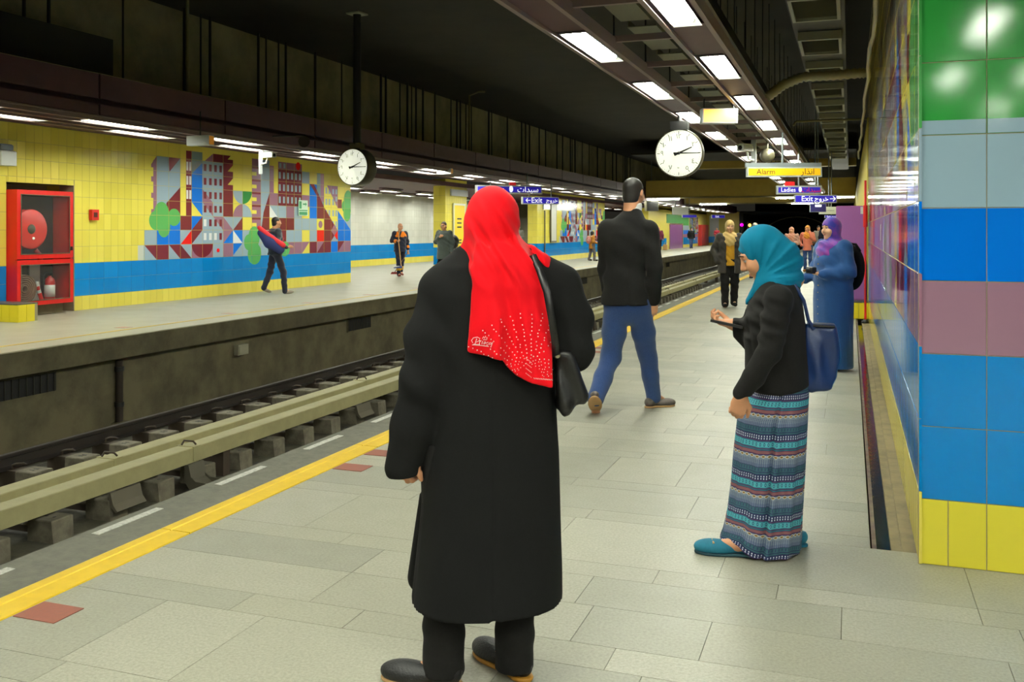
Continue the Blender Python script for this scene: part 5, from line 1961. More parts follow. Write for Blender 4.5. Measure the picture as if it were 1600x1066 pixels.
C0 = (828, 588)
for i in range(22):
    a = math.radians(172 + i * (362 - 172) / 21)
    for j in range(2, 17):
        rad = 6 + j * 6.8 + (i % 2) * 3.4
        lim = 108 if 200 < math.degrees(a) < 300 else 90
        if math.degrees(a) > 300:
            lim = 40
        if math.degrees(a) < 186:
            lim = 88
        if rad > lim or rr_.random() < .08:
            continue
        u, v = C0[0] + rad * math.cos(a), C0[1] + rad * math.sin(a) * .92
        if u < 864:
            stone(u + rr_.uniform(-1.2, 1.2), v + rr_.uniform(-1.2, 1.2), .0021 if rad > 30 else .0016)
for i in range(24):
    stone(834 + i * 1.25, 591 + i * .1 + (i % 2), .0014)
    stone(822 + (i % 6) * 1.6, 560 + i * 1.3, .0013)
stuff(st_.build('rhinestones', mat('rhinestone', (236, 226, 214), 0.15, spec=0.8), sf))


def printed(pt_list, wd):
    """white print: a stroke laid on the cloth"""
    b = MB()
    pts = []
    for u, v in pt_list:
        h_ = on_cloth(u, v)
        if h_:
            pts.append(h_[0] + h_[1] * .0010)
    if len(pts) > 1:
        b.tube(pts, wd, 4)
    return b


M_print = mat('white_print', (236, 206, 200), 0.6)
pr_ = MB()
strokes = [[(739, 536), (737, 532), (740, 528), (746, 527), (750, 529), (748, 533), (744, 535)], [(745, 529), (743, 535), (742, 539)],
           [(750, 532), (749, 538)], [(750, 534), (752, 532)], [(754, 533), (753, 538)], [(756, 538), (757, 534), (759, 534), (758, 538)],
           [(763, 535), (760, 536), (761, 539), (763, 538)], [(764, 537), (766, 535), (764, 539), (767, 538)], [(767, 535), (768, 538), (770, 535)], [(770, 535), (767, 543)],
           [(738, 539), (752, 540), (764, 541.5)], [(754, 529), (756, 526), (757, 529), (759, 525), (760, 529), (762, 527), (761, 531), (755, 531)], [(740, 538), (750, 538.5)]]
for s_ in strokes:
    b = printed(s_, .0012)
    pr_.add(b.v, b.f, None, True)
if pr_.v:
    stuff(pr_.build('printed_lettering', M_print, sf))
# shoulder bag: strap over the right shoulder, slouching black bag under the arm
bag = g.place(thing('shoulder_bag', 'black leather shoulder bag under the right arm of the woman in red headscarf', 'bag'))
P2 = lambda u, v, y=-.08: tuple(q(u, v, y)[[0, 2]])
bp = [polyext([P2(866, 548), P2(893, 546), P2(906, 590), P2(917, 618), P2(912, 632), P2(880, 650), P2(872, 640)], -.05, .055, .02, .02, bulge=.02)]
bp += [creases((.2, -.3, .85), (.45, .2, 1.1), .006, 50, 20, 18, 3)]
solid('bag_body', bp, M_leather, .007, bag)
sp = [q(832, 398, -.105), q(842, 420, -.155), q(854, 455, -.185), q(862, 500, -.19), q(867, 535, -.165), q(869, 556, -.10)]
sb = MB()
for off in (0,):
    w0 = .011
    vs = []
    for p_ in sp:
        for dx, dy in ((-w0, 0), (w0, 0), (w0, -.005), (-w0, -.005)):
            vs.append((p_[0] + dx, p_[1] + dy - .01, p_[2] + dx * .3))
    fs = [(i * 4 + k, i * 4 + (k + 1) % 4, i * 4 + 4 + (k + 1) % 4, i * 4 + 4 + k) for i in range(len(sp) - 1) for k in range(4)]
    sb.add(vs, fs, None, True)
sb.build('strap', M_leather, bag)
for u, v in ((868, 545), (871, 556)):
    c_ = q(u, v, -.115)
    MB().lathe([(.007, -.003), (.011, 0), (.007, .003)], 10, tuple(c_), 'y').build('buckle_ring', mat('buckle', (190, 180, 150), 0.25, metal=0.9), bag)
# ------------------------------------------------------------------ woman in the teal headscarf
g = Fig(1198, 858)
q = g.q
LEFT = math.pi / 2
hc = q(1192, 397, 0)
hfr = head_frame(LEFT + .06, .50)
f_, r_h, u_ = hfr
hs = 1.02
SN, EN, WN = q(1216, 468, -.15), q(1201, 552, -.20), q(1158, 618, -.205)
SF, EF, WF = q(1200, 472, .13), q(1185, 548, .15), q(1149, 508, .02)
hipz = .84
cb = q(1212, 600, 0)
body = head_prims(hc, hfr, hs, True, False)
body += [prof([(.66, cb[0] - .01, 0, .10, .11), (.80, cb[0], 0, .11, .13), (.98, cb[0] - .005, 0, .10, .12), (1.08, q(1208, 500)[0], 0, .10, .13), (1.17, q(1215, 460)[0], 0, .07, .09), (1.23, q(1220, 440)[0], 0, .05, .05)], .03)]
body += [cone(q(1216, 440, 0), hc - u_ * .08 - f_ * .03, .042, .046, .03)]
body += chain([SN, EN, WN], [.036, .03, .026], .02) + chain([SF, EF, WF], [.036, .03, .026], .02)
body += hand_prims(WN, (-.22, .0, -1), (-.25, .97, 0), 1, 1.2, .92, .08) + hand_prims(WF, (-1, -.05, .18), (.15, -.15, 1.0), 1, .75, .92, .1, .9)
LFa, LFb = q(1160, 858, -.12), q(1240, 853, .08)
LFa[2] = LFb[2] = 0
toe1, toe2 = LFa + V3(-.20, -.01, 0), LFb + V3(-.2, .04, 0)
body += chain([V3(cb[0], -.05, .75), V3(LFa[0] + .07, -.07, .42), LFa + V3(.012, .01, .08)], [.07, .05, .038], .03) + chain([V3(cb[0] + .0, .05, .75), V3(LFb[0] - .05, .05, .42), LFb + V3(-.03, 0, .08)], [.07, .05, .038], .03)
body += [cone(LFa + V3(0, 0, .05), LFa * .35 + toe1 * .65 + V3(0, 0, .032), .036, .026, .02), cone(LFb + V3(-.02, 0, .055), LFb * .35 + toe2 * .65 + V3(0, 0, .035), .036, .03, .02)]
b0, b1 = bbox_of(body)
fx_ = ((WN[0] - .13, WN[0] + .06, .0048), (WF[0] - .2, WF[0] + .04, .0048), (hc[0] - .15, hc[0] + .1, .0055))
fz_ = ((WN[2] - .18, WN[2] + .04, .0048), (WF[2] - .09, WF[2] + .12, .0048), (hc[2] - .16, hc[2] + .13, .0055))
fy_ = ((-.24, -.10, .006), (-.1, .1, .007))
me = Field(b0, b1, .016, (fx_, fy_, fz_)).apply(body).mesh('person', M_skin, 1)
teal = g.body('person', me, 'woman in teal headscarf and patterned long skirt looking down at her phone')
face_parts(hc, hfr, hs, teal)
# headscarf
cpt = q(1186, 436, 0)
M_teal = mat('teal_jersey', (0, 106, 136), 0.75, spec=0.12, sheen=0.04, noise=(10, 0.35, (0, 92, 120)))
sc = [ellip(hc + u_ * .026 - f_ * .012, V3(.083, .108, .108) * hs, .02, [r_h, f_, u_]),
      ellip(q(1226, 402, 0), (.075, .075, .072), .05),
      cone(q(1212, 402, 0), q(1216, 436, 0), .085, .088, .04),
      cone(q(1238, 412, 0), q(1236, 424, 0), .042, .036, .03),
      cone(q(1214, 425, 0), q(1202, 446, -.01), .085, .07, .05),
      cone(q(1200, 442, -.02), q(1172, 470, -.02), .055, .022, .04), ellip(q(1224, 438, 0), (.085, .13, .04), .04),
      cone(q(1200, 442, .05), q(1180, 468, .05), .05, .026, .04)]
sc += [('d', 0, lambda X, Y, Z: (np.clip((np.sqrt((X - cpt[0]) ** 2 + (Z - cpt[2]) ** 2) - .03) / .08, 0, 1) * np.clip((hc[2] + .10 - Z) / .07, 0, 1) * (.0042 * np.sin(19 * np.arctan2(Z - cpt[2], X - cpt[0]) + 1.0 + 14 * X) + .0022 * np.sin(37 * np.arctan2(Z - cpt[2], X - cpt[0]) + 9 * Z))).astype(np.float32) + 0 * Y, ((-.4, -.3, 1.05), (.4, .3, 1.6))),
       ellip(hc + f_ * .134 - u_ * .024, V3(.063, .094, .096) * hs, .008, [r_h, f_, u_], 's')]
solid('headscarf', sc, M_teal, .0062, teal)
# cardigan
bx = lambda v: None
rows = []
for v, a, b in ((618, 1177, 1264), (600, 1171, 1265), (575, 1164, 1265), (550, 1164, 1263), (520, 1161, 1261), (500, 1160, 1259), (480, 1166, 1256), (462, 1176, 1253), (445, 1184, 1250), (432, 1194, 1246)):
    A, B = q(a, v), q(b, v)
    ry = {618: .17, 600: .175, 575: .165, 550: .155, 520: .16, 500: .165, 480: .165, 462: .16, 445: .135, 432: .10}[v]
    rows.append((A[2], (A[0] + B[0]) / 2, 0.0, (B[0] - A[0]) / 2, ry))
hemz = q(1215, 606)[2]
cd_ = [prof(rows, .02, 0, 2.3)]
cd_ += chain([SN, SN * .5 + EN * .5, EN, EN * .45 + WN * .55, WN + V3(.004, 0, .01)], [.064, .058, .053, .048, .041], .014) + chain([SF, EF, WF + V3(.0, 0, -.004)], [.062, .05, .041], .03)
cd_ += [creases((-.25, -.35, .95), (.12, -.05, 1.2), .0055, 14, 20, 75, 3), creases((-.2, -.3, .7), (.25, .3, 1.3), .0025, 30, 14, 9, 1),
        ('d', 0, lambda X, Y, Z: (.004 * np.exp(-((X + .085 + (Z - 1.1) * .12) / .006) ** 2) * (Y > -.2)).astype(np.float32), ((-.2, -.3, .8), (0, .0, 1.2))),
        ('i', .006, lambda X, Y, Z: np.where(X > q(1168, 600)[0], hemz - .012 + .25 * np.abs(X - q(1220, 600)[0]) * (X > q(1220, 600)[0]) - Z, -1.0).astype(np.float32) + 0 * Y, None)]
wn_cut = WN[2] - .012
cd_.append(('i', .004, lambda X, Y, Z: np.where(X <= q(1168, 600)[0], wn_cut + (X - WN[0]) * .5 - Z, -1.0).astype(np.float32) + 0 * Y, None))
cd_.append(('i', .004, lambda X, Y, Z: np.where(Z > .92, (WF[0] - .012) - X, -1.0).astype(np.float32) + 0 * Y, None))
solid('cardigan', cd_, M_blackk, .007, teal)
# skirt: gathered cloth with printed bands (the print follows the cloth, u round it and v down it)
NS, MR = 160, 56
vsz, uvs = [], []
prof_v = ((598, 1174, 1264), (612, 1170, 1264), (650, 1152, 1262), (700, 1146, 1259), (750, 1142, 1256), (800, 1136, 1253), (835, 1129, 1252), (850, 1124, 1251))
pv = [p_[0] for p_ in prof_v]
for j in range(MR + 1):
    v = 598 + (853 - 598) * j / MR
    a, b = np.interp(v, pv, [p_[1] for p_ in prof_v]), np.interp(v, pv, [p_[2] for p_ in prof_v])
    A, B = q(a, v), q(b, v)
    cx_, rx_, ry_ = (A[0] + B[0]) / 2, (B[0] - A[0]) / 2, .165 + .03 * j / MR
    t = j / MR
    for i in range(NS):
        th = 2 * math.pi * i / NS
        fo = (.016 + .056 * min(1, t * 1.8)) * (math.sin(13 * th + .6 + .5 * math.sin(2 * th)) * .6 + .45 * math.sin(7 * th + 1.9) + .25 * math.sin(23 * th + 3 * t))
        ex = 1 + fo * (.8 if abs(math.cos(th)) < .9 else .35)
        if math.sin(th) < 0 and t > .03:      # the deep centre pleat facing the viewer
            ex -= .11 * math.exp(-((th - 1.5 * math.pi - .06) / .045) ** 2) - .03 * math.exp(-((th - 1.5 * math.pi - .16) / .06) ** 2)
        hem = (.010 * math.sin(5 * th) + .055 * max(0, math.cos(th - math.pi * 1.2)) ** 2) * t ** 5
        vsz.append((cx_ + rx_ * math.cos(th) * (1 + fo * .3), ry_ * math.sin(th) * ex, max(.012, A[2] + hem)))
faces = [(j * NS + i, (j + 1) * NS + i, (j + 1) * NS + (i + 1) % NS, j * NS + (i + 1) % NS) for j in range(MR) for i in range(NS)]
mb = MB().add(vsz, faces, None, True)


def pattern_material():
    m = bpy.data.materials.new('printed_skirt')
    t, N, L, b = nt(m)
    b.inputs['Roughness'].default_value = .85
    b.inputs['Specular IOR Level'].default_value = .2
    uv = N.new('ShaderNodeUVMap')
    sep = N.new('ShaderNodeSeparateXYZ')
    L.new(uv.outputs[0], sep.inputs[0])

    def M_(op, a, b_=None, c=None):
        n = N.new('ShaderNodeMath')
        n.operation = op
        for i, x in enumerate((a, b_, c)):
            if x is None:
                continue
            if isinstance(x, (int, float)):
                n.inputs[i].default_value = x
            else:
                L.new(x, n.inputs[i])
        return n.outputs[0]
    u, v = sep.outputs[0], sep.outputs[1]
    p = M_('FRACT', v)
    rp = N.new('ShaderNodeValToRGB')
    rp.color_ramp.interpolation = 'CONSTANT'
    NV, PU, TQ, TE, BR, SL, DT = (40, 48, 84), (76, 44, 84), (82, 168, 180), (40, 104, 122), (132, 86, 88), (122, 136, 152), (54, 92, 104)
    bands = [(0, NV), (.13, PU), (.16, TE), (.185, TQ), (.31, TE), (.33, PU), (.355, TE), (.385, PU), (.40, BR), (.47, PU), (.49, NV), (.505, SL), (.62, SL), (.72, (104, 116, 140)), (.80, NV), (.815, DT), (.92, NV), (.94, DT), (.98, NV)]
    e = rp.color_ramp.elements
    while len(e) < len(bands):
        e.new(.5)
    for el, (po, c) in zip(e, bands):
        el.position = po
        el.color = lin(c)
    L.new(p, rp.inputs[0])
    col = rp.outputs[0]

    def over(col, mask, c):
        mx = N.new('ShaderNodeMix')
        mx.data_type = 'RGBA'
        L.new(mask, mx.inputs[0])
        L.new(col, mx.inputs[6])
        mx.inputs[7].default_value = lin(c)
        return mx.outputs[2]

    def band(a, b_):
        return M_('MULTIPLY', M_('GREATER_THAN', p, a), M_('LESS_THAN', p, b_))

    def cellu(n):
        return M_('ABSOLUTE', M_('SUBTRACT', M_('FRACT', M_('MULTIPLY', u, n)), .5))
    # white ticks in the navy band (two rows of upright bars)
    tk = M_('MULTIPLY', M_('LESS_THAN', cellu(84), .17), M_('ADD', band(.02, .055), band(.075, .115)))
    col = over(col, tk, (212, 214, 226))
    # ring motifs on the turquoise band
    dv = M_('MULTIPLY', M_('SUBTRACT', p, .247), 22)
    du = M_('MULTIPLY', cellu(56), 4.2)
    rr = M_('SQRT', M_('ADD', M_('MULTIPLY', dv, dv), M_('MULTIPLY', du, du)))
    col = over(col, M_('MULTIPLY', band(.19, .305), M_('MULTIPLY', M_('GREATER_THAN', rr, .55), M_('LESS_THAN', rr, 1.0))), (40, 60, 96))
    # diamonds: white outline, ochre heart
    dd_ = M_('ADD', M_('MULTIPLY', cellu(38), 1.9), M_('MULTIPLY', M_('ABSOLUTE', M_('SUBTRACT', p, .545)), 22))
    col = over(col, M_('MULTIPLY', band(.49, .60), M_('LESS_THAN', dd_, .98)), (216, 210, 196))
    col = over(col, M_('MULTIPLY', band(.49, .60), M_('LESS_THAN', dd_, .70)), (134, 106, 58))
    # fine lattice on the slate band, dots on the dark teal one
    lat = M_('MULTIPLY', band(.61, .80), M_('GREATER_THAN', M_('ADD', cellu(110), M_('ABSOLUTE', M_('SUBTRACT', M_('FRACT', M_('MULTIPLY', p, 28)), .5))), .62))
    col = over(col, lat, (62, 72, 112))
    dts = M_('MULTIPLY', band(.83, .90), M_('LESS_THAN', cellu(70), .15))
    col = over(col, dts, (44, 58, 92))
    L.new(col, b.inputs['Base Color'])
    return m


me = mb.mesh('skirt', pattern_material())
uvl = me.uv_layers.new(name='UVMap')
k_ = 0
for pol in me.polygons:
    for li, vi in zip(pol.loop_indices, pol.vertices):
        j, i = divmod(vi, NS)
        uu = i / NS
        if i == 0 and any(w_ % NS == NS - 1 for w_ in pol.vertices):
            uu = 1.0
        v = 598 + (853 - 598) * j / MR
        uvl.data[li].uv = (uu, (v - 606) / 59.5)
inst('skirt', me, teal)
M_tealshoe = mat('teal_suede', (14, 104, 128), 0.8, noise=(80, .4, (8, 84, 108)))
s1 = shoe(teal, LFa + V3(.06, 0, 0), toe1, M_tealshoe, mat('dark_teal_sole', (20, 60, 72), .7), .0055, .042, open_top=True)
shoe(teal, LFb + V3(.05, 0, 0), toe2, M_tealshoe, M_tealshoe, .007, .042, open_top=True)
MB().tube([tuple(toe1 + V3(.075, -.03, .055)), tuple(toe1 + V3(.065, 0, .063)), tuple(toe1 + V3(.075, .03, .055))], .006, 6).build('bow', M_sole, s1)
# phone and bag
ph_ = g.place(thing('mobile_phone', 'dark mobile phone held by the woman in teal headscarf', 'phone'))
pc = q(1134, 505, 0)
dv_ = unit((-1, -.05, .20))
nv_ = unit(np.cross(dv_, (0, 1, 0)))
pb_ = MB()
c0 = pc + dv_ * -.005
for s_, nm, mm, e_ in ((1, 'phone_body', M_leather, 0), (2, 'screen', mat('phone_screen', (40, 44, 52), .1, emit=((120, 130, 150), .3)), 1)):
    hl, hw_, ht = (.075, .037, .006) if s_ == 1 else (.068, .033, .0065)
    yv = V3(0, 1, 0)
    vs = [c0 + dv_ * a * hl + yv * b_ * hw_ + nv_ * (c_ * ht if s_ == 1 else (.0062 if c_ < 0 else .0068)) for a in (-1, 1) for b_ in (-1, 1) for c_ in (-1, 1)]
    MB().add(vs, [(0, 1, 3, 2), (4, 6, 7, 5), (0, 4, 5, 1), (2, 3, 7, 6), (0, 2, 6, 4), (1, 5, 7, 3)]).build(nm, mm, ph_)
M_bluebag = mat('blue_leather', (18, 44, 92), 0.35, spec=.5, noise=(8, .4, (12, 32, 74)), bump=(80, .15, .004))
bg = g.place(thing('tote_bag', 'large dark blue leather bag hanging behind the teal headscarf woman', 'bag'))
Pz = lambda u, v: tuple(q(u, v, .0)[[0, 2]])
bt = [polyext([Pz(1256, 505), Pz(1306, 507), Pz(1311, 560), Pz(1310, 592), Pz(1300, 609), Pz(1268, 612), Pz(1250, 600)], .02, .07, .03, .02, bulge=.02), creases((.1, -.2, .7), (.4, .2, 1.05), .008, 34, 16, 12, 2)]
tb_ = solid('bag_body', bt, M_bluebag, .008, bg)
MB().tube([q(1268, 509, -.055), q(1290, 510, -.06), q(1304, 511, -.05)], .006, 6).build('zip', M_leather, tb_)
for o_, y_ in ((0, -.05), (1, .08)):
    MB().tube([q(1222, 442, y_ - .02), q(1242, 446, y_ - .04), q(1256, 470, y_ - .03), q(1263, 500, y_ - .01), q(1272, 515, y_ - .0)], .009, 6).build('strap', M_bluebag, bg)

# ------------------------------------------------------------------ man walking away
g = Fig(982, 643)
q = g.q
AW = math.radians(-8)
hc = q(990, 302, .03)
hfr = head_frame(math.radians(-25), .12)
f_, r_h, u_ = hfr
hs = 1.02
SL, EL, WL = q(950, 358, 0), q(947, 415, .05), q(951, 462, .18)
SR, ER, WR = q(1013, 360, -.02), q(1022, 418, -.07), q(1021, 472, -.02)
PL, KL, AL = q(964, 482, 0), q(955, 556, .08), q(931, 622, -.19)
PR, KR, AR = q(998, 482, 0), q(1012, 556, .16), q(1021, 616, .22)
AR[2] = .10
hipc = (PL + PR) / 2
ns = hc - u_ * .1 - f_ * .03
body = head_prims(hc, hfr, hs)
body += [prof([(hipc[2] - .02, hipc[0], 0, .12, .08), (hipc[2] + .1, hipc[0], 0, .14, .1), (q(0, 420)[2], q(980, 420)[0], 0, .11, .08), (q(0, 362)[2], q(983, 362)[0], 0, .14, .09), (q(0, 342)[2], q(985, 342)[0], 0, .1, .07)], .03)]
body += [cone(q(986, 345, 0), ns, .06, .056, .03)]
body += chain([SL, EL, WL], [.04, .032, .028]) + chain([SR, ER, WR], [.04, .032, .028]) + chain([PL, KL, AL], [.085, .058, .04]) + chain([PR, KR, AR], [.085, .058, .04])
body += hand_prims(WR, (-.05, .12, -1), (-.3, .9, 0), -1, .7, 1.05) + hand_prims(WL, (0, .4, -1), (.3, .9, 0), 1, .7, 1.05)
body += [cone(AR, AR + V3(.10, .06, -.05), .034, .016), cone(AL, q(931, 648, -.06), .04, .035)]
b0, b1 = bbox_of(body)
me = Field(b0, b1, .016, ((( WR[0] - .1, WR[0] + .1, .007), (hc[0] - .12, hc[0] + .12, .009)), ((hc[1] - .13, hc[1] + .16, .01),), ((WR[2] - .22, WR[2] + .03, .007), (hc[2] - .15, hc[2] + .14, .009)))).apply(body).mesh('person', M_skin)
man = g.body('person', me, 'tall man from behind in black jacket and blue jeans walking away')
face_parts(hc, hfr, hs, man)
hr_ = [ellip(hc + u_ * .040 - f_ * .022, (.081, .100, .087), .02, [r_h, f_, u_]), ellip(hc - f_ * .052 - u_ * .035, (.068, .058, .085), .03, [r_h, f_, u_]),
       ellip(hc + f_ * .125 - u_ * .02, (.10, .085, .1), .02, [r_h, f_, u_], 's')]
solid('hair', hr_, M_hair, .0085, man)
M_white = cloth('white_cotton', (212, 212, 206), .8, (190, 190, 184))
cl_ = [cone(q(987, 336, -.005), q(990, 322, .01), .080, .070, .02), ('i', .003, lambda X, Y, Z: np.maximum(q(0, 336)[2] - Z, Z - q(0, 323)[2] - .25 * (X - hc[0])).astype(np.float32) + 0 * Y, None)]
solid('shirt_collar', cl_, M_white, .009, man)
rows = []
for v, a, b, ry in ((476, 939, 1017, .17), (462, 940, 1014, .165), (440, 943, 1010, .15), (415, 945, 1012, .145), (390, 943, 1016, .15), (365, 944, 1018, .145), (352, 948, 1016, .13), (341, 960, 1008, .11), (330, 973, 1003, .088), (325, 974, 1001, .082)):
    A, B = q(a, v), q(b, v)
    rows.append((A[2], (A[0] + B[0]) / 2, .01, (B[0] - A[0]) / 2, ry))
jk = [prof(rows, .02, 0, 2.3)] + chain([SL, EL, WL], [.085, .068, .054], .03) + chain([SR, SR * .5 + ER * .5, ER, ER * .5 + WR * .5, WR + V3(0, 0, .02)], [.086, .076, .070, .063, .056], .012)
jk += [creases((-.35, -.3, .85), (.35, .3, 1.6), .006, 11, 9, 22, 1), ('d', 0, lambda X, Y, Z: (.006 * np.exp(-((X - hipc[0]) / .012) ** 2) * (Y < 0)).astype(np.float32) + 0 * Z, ((-.1, -.3, .85), (.1, 0, 1.15)))]
solid('jacket', jk, M_blackk, .0105, man)
MB().tube([q(1012, 462, -.05), q(1019, 463, -.05)], .006, 5).build('cuff_tag', M_camw, man)
MB().tube([q(1013, 468, -.05), q(1019, 469, -.05)], .006, 5).build('cuff_tag', M_camw, man)
jn = chain([PL + V3(0, 0, .04), PL * .5 + KL * .5, KL, KL * .5 + AL * .5, AL], [.108, .096, .080, .072, .07], .04) + chain([PR + V3(0, 0, .04), PR * .5 + KR * .5, KR, KR * .5 + AR * .5, AR + V3(0, 0, -.015)], [.105, .094, .078, .068, .062], .03)
jn += [ellip(hipc + V3(0, 0, .03), (.175, .13, .16), .05), creases((-.4, -.4, .05), (.4, .4, .95), .003, 14, 12, 26, 2)]
solid('jeans', jn, M_jeans, .010, man)
M_shoeg = mat('grey_trainer', (92, 84, 78), .7, noise=(30, .5, (60, 54, 50)))
shoe(man, V3(AR[0] - .06, AR[1] - .05, 0), V3(AR[0] + .17, AR[1] + .09, 0), M_shoeg, M_sole, .009, .05)
# the rear foot: heel lifted, the sole turned to the viewer
hl, tl = q(930, 622, -.26), q(930, 657, -.10)
tl[2] = .045
s_d = unit(tl - hl)
sv = V3(1, 0, 0)
nv = np.cross(sv, s_d)
bk = [ellip(hl * .5 + tl * .5 + V3(0, .035, .012), (.054, .15, .05), .02, [sv, s_d, nv]), ('i', .004, lambda X, Y, Z: (.004 - Z + 0 * X).astype(np.float32), None)]
bshoe = solid('shoe', bk, M_shoeg, .009, man)
so = [ellip(hl * .5 + tl * .5 + V3(0, -.016, -.008), (.058, .156, .026), .02, [sv, s_d, nv]), ('i', .004, lambda X, Y, Z: (.002 - Z + 0 * X).astype(np.float32), None)]
solid('sole', so, M_sole, .009, bshoe)

# ------------------------------------------------------------------ generic people, posed by their joints


def Rz(a):
    c, s_ = math.cos(a), math.sin(a)
    return np.array([[c, -s_, 0], [s_, c, 0], [0, 0, 1]])


def skeleton(H, face, arms=('down', 'down'), stride=0.0, wide=1.0, hip=1.0):
    s_ = H / 1.72
    R = Rz(face)
    J = {}

    def P(n, x, y, z):
        J[n] = R @ V3(x, y, z * s_)
    P('pel', 0, 0, .93)
    P('chest', 0, 0, 1.25)
    P('neck', 0, -.01, 1.46)
    P('head', 0, .03, 1.605)
    AR_ = {'down': ((.235 * wide, -.03, 1.13), (.245 * wide, .03, .88), (0, .12, -1), (-.6, .7, 0)), 'hold': ((.22 * wide, -.02, 1.13), (.10, .22, 1.10), (-.6, .8, .1), (-.3, 0, 1)),
           'phone': ((.25 * wide, .10, 1.20), (.10, .09, 1.50), (-.2, -.1, 1), (-1, 0, 0)), 'bent': ((.24 * wide, -.05, 1.13), (.20, .20, 1.05), (-.2, 1, .1), (-1, 0, 0)),
           'chest': ((.25 * wide, .0, 1.15), (.07, .17, 1.28), (-.8, .2, .3), (-.3, -1, 0)), 'pocket': ((.27 * wide, -.06, 1.14), (.22 * wide, .08, .90), (-.2, .4, -1), (-1, 0, 0)),
           'swing': ((.24 * wide, -.08, 1.15), (.24 * wide, .0, .91), (0, .2, -1), (-.6, .7, 0)), 'fwd': ((.22 * wide, .04, 1.14), (.18 * wide, .22, 1.02), (0, 1, -.1), (-1, 0, 0)),
           'hip': ((.33 * wide, -.10, 1.15), (.20, .0, .98), (-1, .2, 0), (0, 0, -1)), 'broom': ((.26 * wide, .02, 1.16), (.17, .24, 1.14), (-.1, 1, .2), (-.9, 0, -.2))}
    for sd, a in ((-1, arms[0]), (1, arms[1])):
        t = 'L' if sd < 0 else 'R'
        e, w__, dd_, nn = AR_[a]
        P('sh' + t, sd * .172 * wide, 0, 1.405)
        P('el' + t, sd * e[0], e[1], e[2])
        P('wr' + t, sd * w__[0], w__[1], w__[2])
        J['hd' + t] = R @ V3(dd_[0] * sd, dd_[1], dd_[2])
        J['hn' + t] = R @ V3(nn[0] * sd, nn[1], nn[2])
        st = stride * sd
        lift = max(0, -st) * .35
        P('hip' + t, sd * .088 * hip, 0, .90)
        P('kn' + t, sd * .095, st * .55 + .02 + abs(stride) * .08, .50 + lift * .1)
        P('an' + t, sd * .09, st - .02, .085 + lift)
        P('toe' + t, sd * .105, st + .13 - lift * .2, .035 + lift * .25)
        P('heel' + t, sd * .088, st - .07 - lift * .1, .03 + lift * 1.2)
    return J, s_, R


